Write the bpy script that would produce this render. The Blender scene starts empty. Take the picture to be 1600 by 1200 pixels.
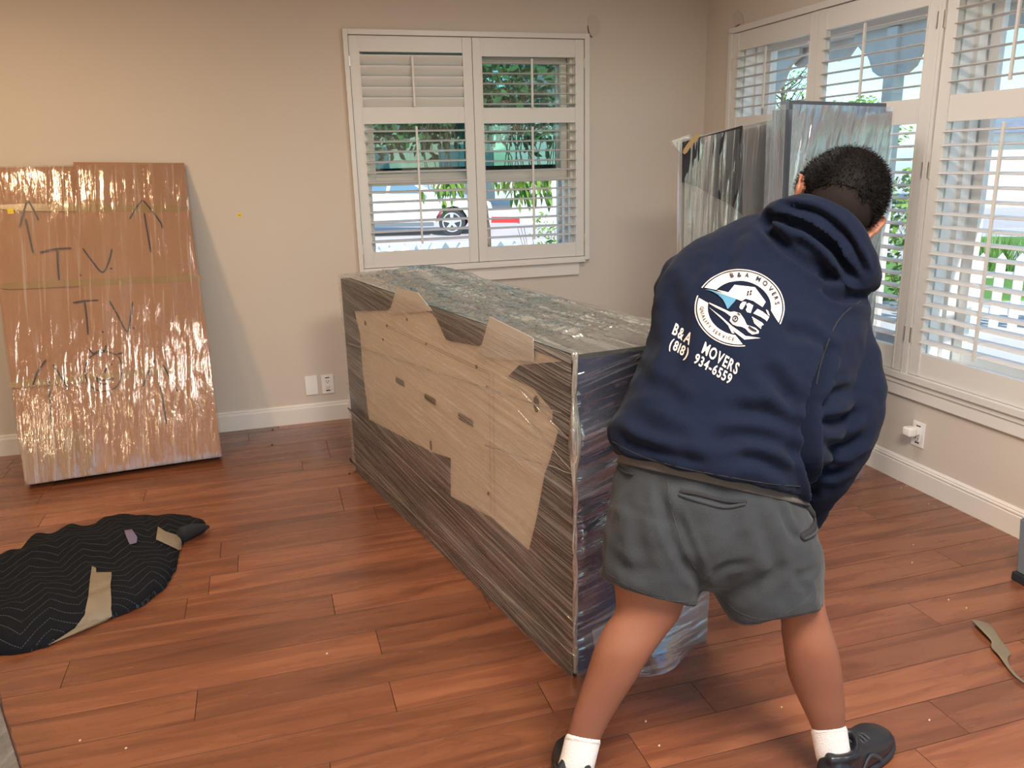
import bpy, bmesh, math, random
import numpy as np
from mathutils import Vector, Matrix, noise
from mathutils.bvhtree import BVHTree
from mathutils.geometry import tessellate_polygon
random.seed(7)
V = Vector
SC = bpy.context.scene
COL = SC.collection
# ------------------------------------------------------------------ camera
FOC = 1269.44
CR = V((0.95592069, -0.29267695, -0.02357615)); CU = V((0.09918437, 0.24628666, 0.96410857)); CF = V((0.27636587, 0.92394972, -0.26445949))
CC = V((-2.78309, -4.86878, 1.5))
cd = bpy.data.cameras.new('camera'); cam = bpy.data.objects.new('camera', cd); COL.objects.link(cam)
m = Matrix((CR, CU, -CF)).transposed().to_4x4(); m.translation = CC
cam.matrix_world = m
cd.sensor_width = 36; cd.lens = FOC * 36 / 1600; cd.clip_start = .05; cd.clip_end = 400
SC.camera = cam
# ------------------------------------------------------------------ world, sun, lamps, exposure
w = bpy.data.worlds.new('sky'); SC.world = w; w.use_nodes = True
nt = w.node_tree; bg = nt.nodes['Background']
sky = nt.nodes.new('ShaderNodeTexSky'); sky.sky_type = 'NISHITA'; sky.sun_disc = False
sky.sun_elevation = math.radians(42); sky.sun_rotation = math.radians(190); sky.air_density = 1.0; sky.dust_density = .6; sky.ozone_density = 2.0
tm = nt.nodes.new('ShaderNodeVectorMath'); tm.operation = 'MULTIPLY'; tm.inputs[1].default_value = (.66, .96, 1.07); nt.links.new(sky.outputs[0], tm.inputs[0]); nt.links.new(tm.outputs[0], bg.inputs[0]); bg.inputs[1].default_value = .25
sd = bpy.data.lights.new('sun', 'SUN'); sd.energy = 5.6; sd.angle = .01; sd.color = (1, .95, .87)
so = bpy.data.objects.new('sun', sd); COL.objects.link(so); so.rotation_euler = V((-.14, .80, -.62)).to_track_quat('-Z', 'Y').to_euler()
def area(name, loc, direction, sx, sy, watts, col=(1, 1, 1), portal=False):
    l = bpy.data.lights.new(name, 'AREA'); l.shape = 'RECTANGLE'; l.size = sx; l.size_y = sy; l.energy = watts; l.color = col
    o = bpy.data.objects.new(name, l); COL.objects.link(o); o.location = loc
    o.rotation_euler = V(direction).to_track_quat('-Z', 'Y').to_euler()
    if portal: l.cycles.is_portal = True
    return o
area('window_portal', (.26, -1.95, 1.35), (-1, 0, 0), 3.4, 1.9, 1, portal=True)
area('window_portal', (-1.52, .26, 1.55), (0, -1, 0), 1.5, 1.5, 1, portal=True)
area('door_portal', (.26, -5.27, 1.1), (-1, 0, 0), 2.4, 2.2, 1, portal=True)
area('fill_opening_portal', (-2.6, -7.1, 1.1), (0, 1, 0), 3.0, 2.3, 1, portal=True)  # portal of the added opening behind the camera
SC.view_settings.view_transform = 'Standard'; SC.view_settings.look = 'None'; SC.view_settings.gamma = 1
SC.view_settings.use_curve_mapping = False
SC.view_settings.exposure = 0.24
try: SC.cycles.transparent_max_bounces = 24
except Exception: pass
# ------------------------------------------------------------------ geometry helpers
def U(u, v, d): return CC + d * (CR * ((u - 800) / FOC) - CU * ((v - 600) / FOC) + CF)
def ray(u, v): return (CR * ((u - 800) / FOC) - CU * ((v - 600) / FOC) + CF)
def onp(u, v, P, N):
    d = ray(u, v); t = (V(P) - CC).dot(V(N)) / d.dot(V(N)); return CC + d * t
def onz(u, v, z=0): return onp(u, v, (0, 0, z), (0, 0, 1))
def ony(u, v, y): return onp(u, v, (0, y, 0), (0, 1, 0))
def onx(u, v, x): return onp(u, v, (x, 0, 0), (1, 0, 0))
def tag(o, label=None, cat=None, group=None, kind=None):
    if label: o['label'] = label
    if cat: o['category'] = cat
    if group: o['group'] = group
    if kind: o['kind'] = kind
    return o
def link(name, me, parent=None, mat=None, smooth=False):
    o = bpy.data.objects.new(name, me); COL.objects.link(o)
    if parent is not None: o.parent = parent
    if mat is not None and not me.materials:
        me.materials.append(mat)
    if smooth: me.shade_smooth()
    return o
def empty(name, loc=(0, 0, 0)):
    o = bpy.data.objects.new(name, None); COL.objects.link(o); o.location = loc; o.empty_display_size = .1; return o
def setparent(o, p):
    o.parent = p; bpy.context.view_layer.update(); 
    o.matrix_parent_inverse = p.matrix_world.inverted()
def build(name, bm, mat, parent=None, smooth=False):
    me = bpy.data.meshes.new(name); bmesh.ops.recalc_face_normals(bm, faces=bm.faces); bm.to_mesh(me); bm.free()
    me.materials.append(mat)
    if smooth: me.shade_smooth()
    o = bpy.data.objects.new(name, me); COL.objects.link(o)
    if parent is not None:
        o.parent = parent; 
        if parent.parent is not None: o.matrix_parent_inverse = (Matrix.Translation(parent.parent.location) @ Matrix.Translation(parent.location)).inverted() if False else Matrix.Identity(4)
    return o
def box(bm, x0, x1, y0, y1, z0, z1, bev=0):
    b = bmesh.new() if bev else bm
    vs = [b.verts.new((x, y, z)) for x in (x0, x1) for y in (y0, y1) for z in (z0, z1)]
    for f in ((0, 1, 3, 2), (4, 6, 7, 5), (0, 4, 5, 1), (2, 3, 7, 6), (0, 2, 6, 4), (1, 5, 7, 3)): b.faces.new([vs[i] for i in f])
    if bev:
        bmesh.ops.recalc_face_normals(b, faces=b.faces)
        bmesh.ops.bevel(b, geom=b.edges[:], offset=bev, segments=2, affect='EDGES', profile=.7)
        me = bpy.data.meshes.new('t'); b.to_mesh(me); b.free(); bm.from_mesh(me); bpy.data.meshes.remove(me)
def hexa(bm, P):   # P: 4 bottom, 4 top
    vs = [bm.verts.new(p) for p in P]
    for f in ((3, 2, 1, 0), (4, 5, 6, 7), (0, 1, 5, 4), (1, 2, 6, 5), (2, 3, 7, 6), (3, 0, 4, 7)): bm.faces.new([vs[i] for i in f])
def prism(bm, pts, ext):   # 3D polygon extruded by vector
    ext = V(ext); a = [bm.verts.new(p) for p in pts]; b = [bm.verts.new(V(p) + ext) for p in pts]; n = len(a)
    bm.faces.new(a); bm.faces.new(b[::-1])
    for i in range(n): bm.faces.new([a[i], b[i], b[(i + 1) % n], a[(i + 1) % n]])
def cyl(bm, a, b, r0, r1=None, n=12):
    a = V(a); b = V(b); r1 = r0 if r1 is None else r1
    d = (b - a).normalized(); x = d.orthogonal().normalized(); y = d.cross(x)
    A = [bm.verts.new(a + (x * math.cos(t) + y * math.sin(t)) * r0) for t in [2 * math.pi * i / n for i in range(n)]]
    B = [bm.verts.new(b + (x * math.cos(t) + y * math.sin(t)) * r1) for t in [2 * math.pi * i / n for i in range(n)]]
    for i in range(n): bm.faces.new([A[i], A[(i + 1) % n], B[(i + 1) % n], B[i]])
    bm.faces.new(A[::-1]); bm.faces.new(B)
def cat(pts, k):
    out = []; n = len(pts)
    for i in range(n - 1):
        p0 = pts[max(i - 1, 0)]; p1 = pts[i]; p2 = pts[i + 1]; p3 = pts[min(i + 2, n - 1)]
        for j in range(k):
            t = j / k
            out.append(.5 * ((2 * p1) + (p2 - p0) * t + (2 * p0 - 5 * p1 + 4 * p2 - p3) * t * t + (3 * p1 - p0 - 3 * p2 + p3) * t ** 3))
    out.append(pts[-1]); return out
def loft(bm, rings, n=28, k=4, e=2.0, flat=False):
    """rings: (centre, half axis A, half axis B); ends are closed with rounded caps"""
    arr = [np.array([*c, *A, *B], float) for c, A, B in rings]
    arr = cat(arr, k) if k > 1 else arr
    if not flat:
        def cap(a, b):
            d = (a[:3] - b[:3]); d = d / (np.linalg.norm(d) + 1e-9); r = min(np.linalg.norm(a[3:6]), np.linalg.norm(a[6:9])); o = []
            for t in (.35, .65, .87, .985):
                q = a.copy(); q[:3] += d * r * .8 * t; q[3:] *= math.sqrt(1 - t * t); o.append(q)
            return o
        s = cap(arr[0], arr[1]); t = cap(arr[-1], arr[-2]); arr = s[::-1] + arr + t
    R = []
    for a in arr:
        c, A, B = V(a[:3]), V(a[3:6]), V(a[6:9]); ring = []
        for i in range(n):
            th = 2 * math.pi * i / n; cs, sn = math.cos(th), math.sin(th)
            ring.append(bm.verts.new(c + A * math.copysign(abs(cs) ** (2 / e), cs) + B * math.copysign(abs(sn) ** (2 / e), sn)))
        R.append(ring)
    for a, b in zip(R, R[1:]):
        for i in range(n): bm.faces.new([a[i], a[(i + 1) % n], b[(i + 1) % n], b[i]])
    bm.faces.new(R[0][::-1]); bm.faces.new(R[-1])
def tube(bm, pts, rad, n=16, k=4, flatn=None, cap=True):
    """tube through points; rad list of r or (ra, rb); flatn = reference normal for the rb axis"""
    pts = [V(p) for p in pts]; rings = []
    ref = V(flatn) if flatn is not None else (pts[1] - pts[0]).normalized().orthogonal().normalized()
    for i, p in enumerate(pts):
        t = (pts[min(i + 1, len(pts) - 1)] - pts[max(i - 1, 0)]).normalized()
        B = (ref - t * ref.dot(t)).normalized(); A = t.cross(B)
        if flatn is None: ref = B
        r = rad[i] if isinstance(rad, (list, tuple)) else rad
        ra, rb = r if isinstance(r, tuple) else (r, r)
        rings.append((p, A * ra, B * rb))
    loft(bm, rings, n, k, flat=not cap)
def ellipsoid(bm, c, A, B, Cc, seg=20, ring=14):
    M = Matrix((A, B, Cc)).transposed().to_4x4(); M.translation = c
    bmesh.ops.create_uvsphere(bm, u_segments=seg, v_segments=ring, radius=1, matrix=M)
def remesh(bm, vox, smooth=4, fac=.5):
    me = bpy.data.meshes.new('tmp'); bmesh.ops.recalc_face_normals(bm, faces=bm.faces); bm.to_mesh(me); bm.free()
    o = bpy.data.objects.new('tmp', me); COL.objects.link(o)
    md = o.modifiers.new('r', 'REMESH'); md.mode = 'VOXEL'; md.voxel_size = vox
    ms = o.modifiers.new('s', 'SMOOTH'); ms.iterations = smooth; ms.factor = fac
    dg = bpy.context.evaluated_depsgraph_get(); out = bpy.data.meshes.new_from_object(o.evaluated_get(dg))
    bpy.data.objects.remove(o); bpy.data.meshes.remove(me); return out
def nz(p, s=1.0, seed=0): return noise.noise(V((p[0] * s + seed, p[1] * s + seed * .7, p[2] * s - seed)))
def grid(bm, f, nu, nv, uvf=None):
    vs = [[bm.verts.new(f(i / nu, j / nv)) for j in range(nv + 1)] for i in range(nu + 1)]
    uvl = bm.loops.layers.uv.verify() if uvf else None
    for i in range(nu):
        for j in range(nv):
            fc = bm.faces.new([vs[i][j], vs[i + 1][j], vs[i + 1][j + 1], vs[i][j + 1]])
            if uvf:
                for l, (a, b) in zip(fc.loops, ((i, j), (i + 1, j), (i + 1, j + 1), (i, j + 1))): l[uvl].uv = uvf(a / nu, b / nv)
def fillpoly(outer, holes=()):
    tr = tessellate_polygon([[V((p[0], p[1], 0)) for p in outer]] + [[V((p[0], p[1], 0)) for p in h] for h in holes])
    return list(outer) + [p for h in holes for p in h], tr
# ------------------------------------------------------------------ materials
def mat(name, col, rough=.6, spec=.5, metal=0, bump=0, bscale=200, var=0, vscale=6, coat=0, sheen=0, trans=0, emit=0, sss=0):
    m = bpy.data.materials.new(name); m.use_nodes = True; nt = m.node_tree; b = nt.nodes['Principled BSDF']
    b.inputs['Base Color'].default_value = (*col, 1); b.inputs['Roughness'].default_value = rough
    b.inputs['Specular IOR Level'].default_value = spec; b.inputs['Metallic'].default_value = metal
    b.inputs['Coat Weight'].default_value = coat; b.inputs['Coat Roughness'].default_value = .12
    b.inputs['Sheen Weight'].default_value = sheen; b.inputs['Transmission Weight'].default_value = trans
    if sheen: b.inputs['Sheen Roughness'].default_value = .5
    if sss: b.inputs['Subsurface Weight'].default_value = sss; b.inputs['Subsurface Radius'].default_value = (.02, .008, .004); b.inputs['Subsurface Scale'].default_value = .5
    if emit: b.inputs['Emission Color'].default_value = (*col, 1); b.inputs['Emission Strength'].default_value = emit
    tc = nt.nodes.new('ShaderNodeTexCoord')
    if var:
        n = nt.nodes.new('ShaderNodeTexNoise'); n.inputs['Scale'].default_value = vscale; n.inputs['Detail'].default_value = 5; nt.links.new(tc.outputs['Object'], n.inputs['Vector'])
        mx = nt.nodes.new('ShaderNodeMix'); mx.data_type = 'RGBA'; nt.links.new(n.outputs['Fac'], mx.inputs['Factor'])
        mx.inputs['A'].default_value = (*[c * (1 - var) for c in col], 1); mx.inputs['B'].default_value = (*[min(1, c * (1 + var)) for c in col], 1)
        nt.links.new(mx.outputs['Result'], b.inputs['Base Color'])
    if bump:
        n = nt.nodes.new('ShaderNodeTexNoise'); n.inputs['Scale'].default_value = bscale; n.inputs['Detail'].default_value = 4; nt.links.new(tc.outputs['Object'], n.inputs['Vector'])
        bp = nt.nodes.new('ShaderNodeBump'); bp.inputs['Strength'].default_value = bump; bp.inputs['Distance'].default_value = .003
        nt.links.new(n.outputs['Fac'], bp.inputs['Height']); nt.links.new(bp.outputs['Normal'], b.inputs['Normal'])
    return m
def ramp(nt, src, p0, p1, v0=0, v1=1):
    r = nt.nodes.new('ShaderNodeMapRange'); r.interpolation_type = 'SMOOTHSTEP'
    r.inputs['From Min'].default_value = p0; r.inputs['From Max'].default_value = p1; r.inputs['To Min'].default_value = v0; r.inputs['To Max'].default_value = v1
    nt.links.new(src, r.inputs['Value']); return r.outputs['Result']
def math_(nt, op, a, b=None):
    n = nt.nodes.new('ShaderNodeMath'); n.operation = op
    for i, x in enumerate((a, b)):
        if x is None: continue
        if isinstance(x, (int, float)): n.inputs[i].default_value = x
        else: nt.links.new(x, n.inputs[i])
    return n.outputs[0]
def film(name, base=.12, streak=.35, band=.2, gloss=.16, rough=.12, col=(.85, .85, .85), fs=110, bd=.004, gmax=.9, r0=.52, r1=.72):
    """stretch film: clear sheet, milky stretched streaks along U, gloss on crinkles"""
    m = bpy.data.materials.new(name); m.use_nodes = True; nt = m.node_tree; N = nt.nodes; L = nt.links
    N.remove(N['Principled BSDF']); out = N['Material Output']
    tc = N.new('ShaderNodeTexCoord')
    def nse(sx, sy, det, seed):
        mp = N.new('ShaderNodeMapping'); mp.inputs['Scale'].default_value = (sx, sy, 1); mp.inputs['Location'].default_value = (seed, seed * 1.7, seed)
        L.new(tc.outputs['UV'], mp.inputs['Vector']); n = N.new('ShaderNodeTexNoise'); n.inputs['Scale'].default_value = 1; n.inputs['Detail'].default_value = det; n.inputs['Distortion'].default_value = .3
        L.new(mp.outputs[0], n.inputs['Vector']); return n.outputs['Fac']
    a = nse(2.2, fs, 3, 3.1); b = nse(.7, 14, 3, 8.3); c = nse(5, 28, 4, 1.2)
    sa = ramp(nt, a, r0, r1); sb = ramp(nt, b, .48, .72)
    fac = math_(nt, 'ADD', math_(nt, 'MULTIPLY', sa, streak), math_(nt, 'MULTIPLY', sb, band)); fac = math_(nt, 'ADD', fac, base)
    h = math_(nt, 'ADD', math_(nt, 'MULTIPLY', a, .35), math_(nt, 'ADD', math_(nt, 'MULTIPLY', b, .6), c))
    bp = N.new('ShaderNodeBump'); bp.inputs['Strength'].default_value = 1; bp.inputs['Distance'].default_value = bd; L.new(h, bp.inputs['Height'])
    tr = N.new('ShaderNodeBsdfTransparent'); df = N.new('ShaderNodeBsdfDiffuse'); df.inputs[0].default_value = (*col, 1); L.new(bp.outputs[0], df.inputs['Normal'])
    tl = N.new('ShaderNodeBsdfTranslucent'); tl.inputs[0].default_value = (*col, 1)
    md = N.new('ShaderNodeMixShader'); md.inputs[0].default_value = .35; L.new(df.outputs[0], md.inputs[1]); L.new(tl.outputs[0], md.inputs[2])
    gl = N.new('ShaderNodeBsdfGlossy'); gl.inputs['Roughness'].default_value = rough; L.new(bp.outputs[0], gl.inputs['Normal'])
    m1 = N.new('ShaderNodeMixShader'); L.new(fac, m1.inputs[0]); L.new(tr.outputs[0], m1.inputs[1]); L.new(md.outputs[0], m1.inputs[2])
    fr = N.new('ShaderNodeFresnel'); fr.inputs[0].default_value = 1.5; L.new(bp.outputs[0], fr.inputs['Normal'])
    g = math_(nt, 'MINIMUM', math_(nt, 'ADD', math_(nt, 'MULTIPLY', fr.outputs[0], 1.3), gloss), gmax)
    m2 = N.new('ShaderNodeMixShader'); L.new(g, m2.inputs[0]); L.new(m1.outputs[0], m2.inputs[1]); L.new(gl.outputs[0], m2.inputs[2])
    L.new(m2.outputs[0], out.inputs[0]); return m
def glass(name, tint=(1, 1, 1), refl=.06):
    m = bpy.data.materials.new(name); m.use_nodes = True; nt = m.node_tree; N = nt.nodes; L = nt.links
    N.remove(N['Principled BSDF']); tr = N.new('ShaderNodeBsdfTransparent'); tr.inputs[0].default_value = (*tint, 1)
    gl = N.new('ShaderNodeBsdfGlossy'); gl.inputs['Roughness'].default_value = .02; mx = N.new('ShaderNodeMixShader'); mx.inputs[0].default_value = refl
    L.new(tr.outputs[0], mx.inputs[1]); L.new(gl.outputs[0], mx.inputs[2]); L.new(mx.outputs[0], N['Material Output'].inputs[0]); return m
def wood_floor():
    m = bpy.data.materials.new('floor_wood'); m.use_nodes = True; nt = m.node_tree; N = nt.nodes; L = nt.links; b = N['Principled BSDF']
    tc = N.new('ShaderNodeTexCoord'); oi = N.new('ShaderNodeObjectInfo')
    off = N.new('ShaderNodeVectorMath'); off.operation = 'SCALE'; off.inputs[0].default_value = (31, 17, 5); L.new(oi.outputs['Random'], off.inputs['Scale'])
    ad = N.new('ShaderNodeVectorMath'); ad.operation = 'ADD'; L.new(tc.outputs['Object'], ad.inputs[0]); L.new(off.outputs[0], ad.inputs[1])
    def nse(sx, sy, det, dist=0):
        mp = N.new('ShaderNodeMapping'); mp.inputs['Scale'].default_value = (sx, sy, 1); L.new(ad.outputs[0], mp.inputs['Vector'])
        n = N.new('ShaderNodeTexNoise'); n.inputs['Scale'].default_value = 1; n.inputs['Detail'].default_value = det; n.inputs['Distortion'].default_value = dist; L.new(mp.outputs[0], n.inputs['Vector']); return n.outputs['Fac']
    g1 = nse(1.6, 14, 5, .8); g2 = nse(6, 130, 3); g3 = nse(1.1, 5, 2, 1.5)
    # cathedral figure: contour lines of a stretched noise
    w = math_(nt, 'FRACT', math_(nt, 'MULTIPLY', g3, 9)); w = ramp(nt, w, 0, .18, 1, 0)
    cr = N.new('ShaderNodeValToRGB'); L.new(g1, cr.inputs[0]); e = cr.color_ramp.elements
    e[0].position = .3; e[0].color = (.125, .042, .022, 1); e[1].position = .72; e[1].color = (.27, .103, .050, 1)
    x = e.new(.5); x.color = (.20, .071, .034, 1)
    mx = N.new('ShaderNodeMix'); mx.data_type = 'RGBA'; mx.blend_type = 'MULTIPLY'; L.new(cr.outputs[0], mx.inputs['A'])
    v = math_(nt, 'MULTIPLY', math_(nt, 'ADD', math_(nt, 'MULTIPLY', oi.outputs['Random'], .42), .76), math_(nt, 'ADD', math_(nt, 'MULTIPLY', g2, .35), .83))
    v = math_(nt, 'MULTIPLY', v, math_(nt, 'SUBTRACT', 1.0, math_(nt, 'MULTIPLY', w, .16)))
    cb = N.new('ShaderNodeCombineColor'); [L.new(v, cb.inputs[i]) for i in range(3)]
    mx.inputs['Factor'].default_value = 1; L.new(cb.outputs[0], mx.inputs['B']); L.new(mx.outputs['Result'], b.inputs['Base Color'])
    L.new(math_(nt, 'ADD', math_(nt, 'MULTIPLY', g1, .14), .20), b.inputs['Roughness'])
    bp = N.new('ShaderNodeBump'); bp.inputs['Strength'].default_value = .25; bp.inputs['Distance'].default_value = .001; L.new(g1, bp.inputs['Height']); L.new(bp.outputs[0], b.inputs['Normal'])
    b.inputs['Specular IOR Level'].default_value = .5; b.inputs['Coat Weight'].default_value = .35; b.inputs['Coat Roughness'].default_value = .28; return m
def quilt(name, col=(.0085, .010, .0135), line=(.10, .105, .11)):
    m = bpy.data.materials.new(name); m.use_nodes = True; nt = m.node_tree; N = nt.nodes; L = nt.links; b = N['Principled BSDF']
    tc = N.new('ShaderNodeTexCoord'); sx = N.new('ShaderNodeSeparateXYZ'); L.new(tc.outputs['UV'], sx.inputs[0])
    tri = math_(nt, 'PINGPONG', sx.outputs[0], .085); y = math_(nt, 'ADD', sx.outputs[1], math_(nt, 'MULTIPLY', tri, 1.0))
    fr = math_(nt, 'FRACT', math_(nt, 'MULTIPLY', y, 1 / .050)); d = math_(nt, 'ABSOLUTE', math_(nt, 'SUBTRACT', fr, .5))
    ln = ramp(nt, d, .0, .045, 1, 0); dash = math_(nt, 'FRACT', math_(nt, 'MULTIPLY', sx.outputs[0], 140)); ln2 = math_(nt, 'MULTIPLY', ln, ramp(nt, dash, .3, .4))
    mx = N.new('ShaderNodeMix'); mx.data_type = 'RGBA'; mx.inputs['A'].default_value = (*col, 1); mx.inputs['B'].default_value = (*line, 1); L.new(ln2, mx.inputs['Factor']); L.new(mx.outputs['Result'], b.inputs['Base Color'])
    puff = ramp(nt, d, 0, .35); bp = N.new('ShaderNodeBump'); bp.inputs['Strength'].default_value = .45; bp.inputs['Distance'].default_value = .004; L.new(puff, bp.inputs['Height']); L.new(bp.outputs[0], b.inputs['Normal'])
    b.inputs['Roughness'].default_value = .95; b.inputs['Specular IOR Level'].default_value = .12; return m
M = dict(
    wall=mat('wall_paint', (.60, .54, .48), .75, .25, bump=.12, bscale=45, var=.025, vscale=2),
    ceil=mat('ceiling_paint', (.8, .79, .76), .9), trim=mat('trim_paint', (.72, .69, .655), .32, .5, var=.01),
    shutter=mat('shutter_paint', (.67, .655, .63), .35, .5), brass=mat('hinge_metal', (.62, .58, .5), .35, metal=.6),
    joint=mat('plank_joint', (.07, .025, .012), .7), sub=mat('subfloor', (.02, .01, .006), .9), floor=wood_floor(), plate=mat('outlet_plastic', (.82, .81, .8), .3), slot=mat('slot_dark', (.02, .02, .02), .6),
    card=mat('cardboard', (.34, .185, .11), .75, .3, bump=.25, bscale=60, var=.1, vscale=7), cardin=mat('cardboard_edge', (.30, .185, .11), .8),
    tape=mat('packing_tape', (.29, .19, .085), .25, .5, var=.1, vscale=30), marker=mat('marker_ink', (.018, .012, .015), .5), yellow=mat('yellow_sticker', (.8, .62, .03), .6),
    palec=mat('pale_card', (.50, .47, .43), .6), beige=mat('board_beige', (.66, .57, .46), .6, .4, var=.05, vscale=5), seam=mat('board_seam', (.30, .22, .15), .7),
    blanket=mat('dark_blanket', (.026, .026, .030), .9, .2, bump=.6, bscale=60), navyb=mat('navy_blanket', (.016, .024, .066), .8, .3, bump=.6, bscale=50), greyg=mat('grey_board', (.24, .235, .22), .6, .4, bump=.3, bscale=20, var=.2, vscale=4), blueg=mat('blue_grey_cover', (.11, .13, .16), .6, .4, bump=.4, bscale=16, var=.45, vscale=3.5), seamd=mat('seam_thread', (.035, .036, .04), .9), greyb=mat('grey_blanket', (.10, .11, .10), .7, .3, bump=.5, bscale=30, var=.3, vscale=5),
    quilt=quilt('quilted_blanket'), paper=mat('tape_scrap', (.20, .165, .115), .55, bump=.4, bscale=80, var=.15, vscale=20), tan=mat('tan_strap', (.28, .17, .07), .6, bump=.3, bscale=90),
    filmT=film('film_tv', .02, .30, .10, .02, .11, (.9, .84, .78), 60, .007, .16), filmD=film('film_dresser', .07, .34, .16, .04, .2, (.84, .80, .76), 230, .002, .22, .44, .64),
    filmE=film('film_end', .06, .24, .16, .12, .09, (.78, .82, .92), 60, .008, .34), filmTop=film('film_top', .32, .45, .40, .34, .10, (.80, .84, .78), 50, .012),  # top film made milkier to paint in the missing window highlights
    filmA=film('film_panel', .12, .42, .26, .18, .14, (.82, .82, .80), 80, .005, .5), filmB=film('film_slab', .12, .26, .28, .30, .16, (.60, .72, .90), 80, .006, .6),  # slab film tinted blue to paint in the reflected sky
    skin=mat('skin', (.25, .105, .065), .48, .4, bump=.1, bscale=120, var=.12, vscale=9, sss=.12), hair=mat('hair', (.004, .003, .003), .7, .15), fade=mat('hair_fade', (.012, .0085, .0075), .8, .2, bump=.5, bscale=500, var=.3, vscale=120),
    hoodie=mat('hoodie_fleece', (.0062, .0105, .026), .95, .1, bump=.35, bscale=420, var=.12, vscale=5, sheen=.03), shorts=mat('shorts_twill', (.031, .036, .043), .85, .2, bump=.4, bscale=300, var=.16, vscale=14, sheen=.1),
    belt=mat('belt_band', (.10, .092, .085), .8, .2, bump=.4, bscale=300), dark=mat('dark_lining', (.012, .013, .016), .9), sock=mat('sock_cotton', (.78, .76, .75), .9, .2, bump=.6, bscale=260), shoe=mat('shoe_black', (.010, .012, .018), .35, .5, bump=.2, bscale=90),
    sole=mat('shoe_sole', (.015, .018, .026), .55), lace=mat('shoe_lace', (.03, .035, .045), .7), white=mat('print_white', (.62, .53, .49), .7, .2), navy=mat('print_navy', (.010, .016, .04), .8, .2), blue=mat('print_blue', (.065, .20, .32), .7, .2),
    eye=mat('eye_white', (.8, .78, .75), .2), iris=mat('iris_brown', (.05, .02, .01), .2), lip=mat('lips', (.38, .13, .10), .5),
    vinyl=mat('window_vinyl', (.78, .74, .67), .4), screen=mat('screen_frame', (.04, .045, .045), .5), pane=glass('clear_glass', (.97, .99, .99), .05), tint=glass('tinted_glass', (.50, .66, .60), .10), extw=mat('porch_white', (.86, .85, .83), .7, var=.06, vscale=5),
    porchwood=mat('porch_wood', (.58, .55, .50), .8, bump=.4, bscale=40, var=.2, vscale=6), deck=mat('porch_deck', (.55, .40, .33), .6, var=.2, vscale=4), grass=mat('lawn_grass', (.12, .26, .04), .9, bump=1, bscale=60, var=.5, vscale=14), conc=mat('concrete', (.56, .52, .48), .85, bump=.3, bscale=30, var=.08, vscale=1.5),
    asph=mat('asphalt', (.52, .47, .45), .85, bump=.4, bscale=60, var=.1, vscale=1), red=mat('curb_red', (.55, .04, .04), .7), curb=mat('curb_concrete', (.62, .58, .52), .8), leaf=mat('leaf', (.14, .26, .035), .5, .4, var=.45, vscale=3), leafd=mat('foliage', (.13, .24, .09), .6, var=.5, vscale=4), bark=mat('bark', (.14, .09, .06), .9, bump=1, bscale=25),
    carp=mat('car_paint', (.58, .64, .66), .22, .5, coat=.6), carg=mat('car_glass', (.10, .18, .24), .08, .8), tyre=mat('tyre', (.03, .03, .033), .8), rim=mat('wheel_rim', (.7, .7, .7), .3, metal=.8), plas=mat('car_sill', (.12, .14, .15), .5),
    house=mat('stucco', (.66, .60, .50), .85, var=.05), house2=mat('stucco_white', (.80, .79, .76), .8), roof=mat('roof_shingle', (.22, .24, .28), .9, bump=.6, bscale=15, var=.2, vscale=3), brick=mat('brick', (.42, .20, .14), .85, bump=.5, bscale=60, var=.2, vscale=9), orange=mat('orange_fruit', (.9, .25, .02), .5), grey=mat('grey_plastic', (.16, .19, .22), .4), crumb=mat('crumb', (.6, .45, .32), .8), crumbd=mat('dark_crumb', (.06, .03, .02), .7), patch=mat('wall_patch', (.55, .49, .43), .7, bump=.3, bscale=60), lamp=mat('lamp_diffuser', (1, .82, .6), .5, emit=3), clear=mat('plug_white', (.85, .83, .8), .3), pad=mat('label_print', (.14, .12, .22), .5),
)
# ------------------------------------------------------------------ room shell
fl = bmesh.new(); box(fl, -5.6, .2, -7.2, .2, -.08, -.016); floor = tag(build('floor', fl, M['sub']), kind='structure')
PW = .146; nrow = int(7.2 / PW) + 1; y_off = -2.87 - 60 * PW
lens = {}
def plank_mesh(L):
    L = round(L, 2)
    if L in lens: return lens[L]
    bm = bmesh.new(); c = .0009; g = .0004; z0 = -.016
    b = [bm.verts.new(p) for p in ((g, g, z0), (L - g, g, z0), (L - g, PW - g, z0), (g, PW - g, z0))]
    s = [bm.verts.new(p) for p in ((g, g, -c), (L - g, g, -c), (L - g, PW - g, -c), (g, PW - g, -c))]
    t = [bm.verts.new(p) for p in ((g + c, g + c, 0), (L - g - c, g + c, 0), (L - g - c, PW - g - c, 0), (g + c, PW - g - c, 0))]
    for A, B in ((b, s), (s, t)):
        for i in range(4): bm.faces.new([A[i], A[(i + 1) % 4], B[(i + 1) % 4], B[i]])
    for f in bm.faces: f.material_index = 1
    bm.faces.new(t); me = bpy.data.meshes.new('plank'); bm.to_mesh(me); bm.free(); me.materials.append(M['floor']); me.materials.append(M['joint']); lens[L] = me; return me
FJ = {-3.016: -.78, -3.162: -.35, -3.308: -.62, -3.454: -1.115, -3.600: -1.295}
r_ = random.Random(3)
for i in range(200):
    y = y_off + i * PW
    if y < -6.4 or y > -.005: continue
    x = 0.0; first = r_.choice([.4, .6, .8, 1.0, 1.2])
    for k, val in FJ.items():
        if abs(y - k) < .02: first = -val
    while x > -5.4:
        L = first if x == 0 else r_.choice([1.05, 1.22, 1.35, 1.5]); L = round(min(L, x + 5.5), 2)
        if L < .2: break
        o = bpy.data.objects.new('plank', plank_mesh(L)); COL.objects.link(o); o.parent = floor; o.location = (x - L, y, 0); x -= L
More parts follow.
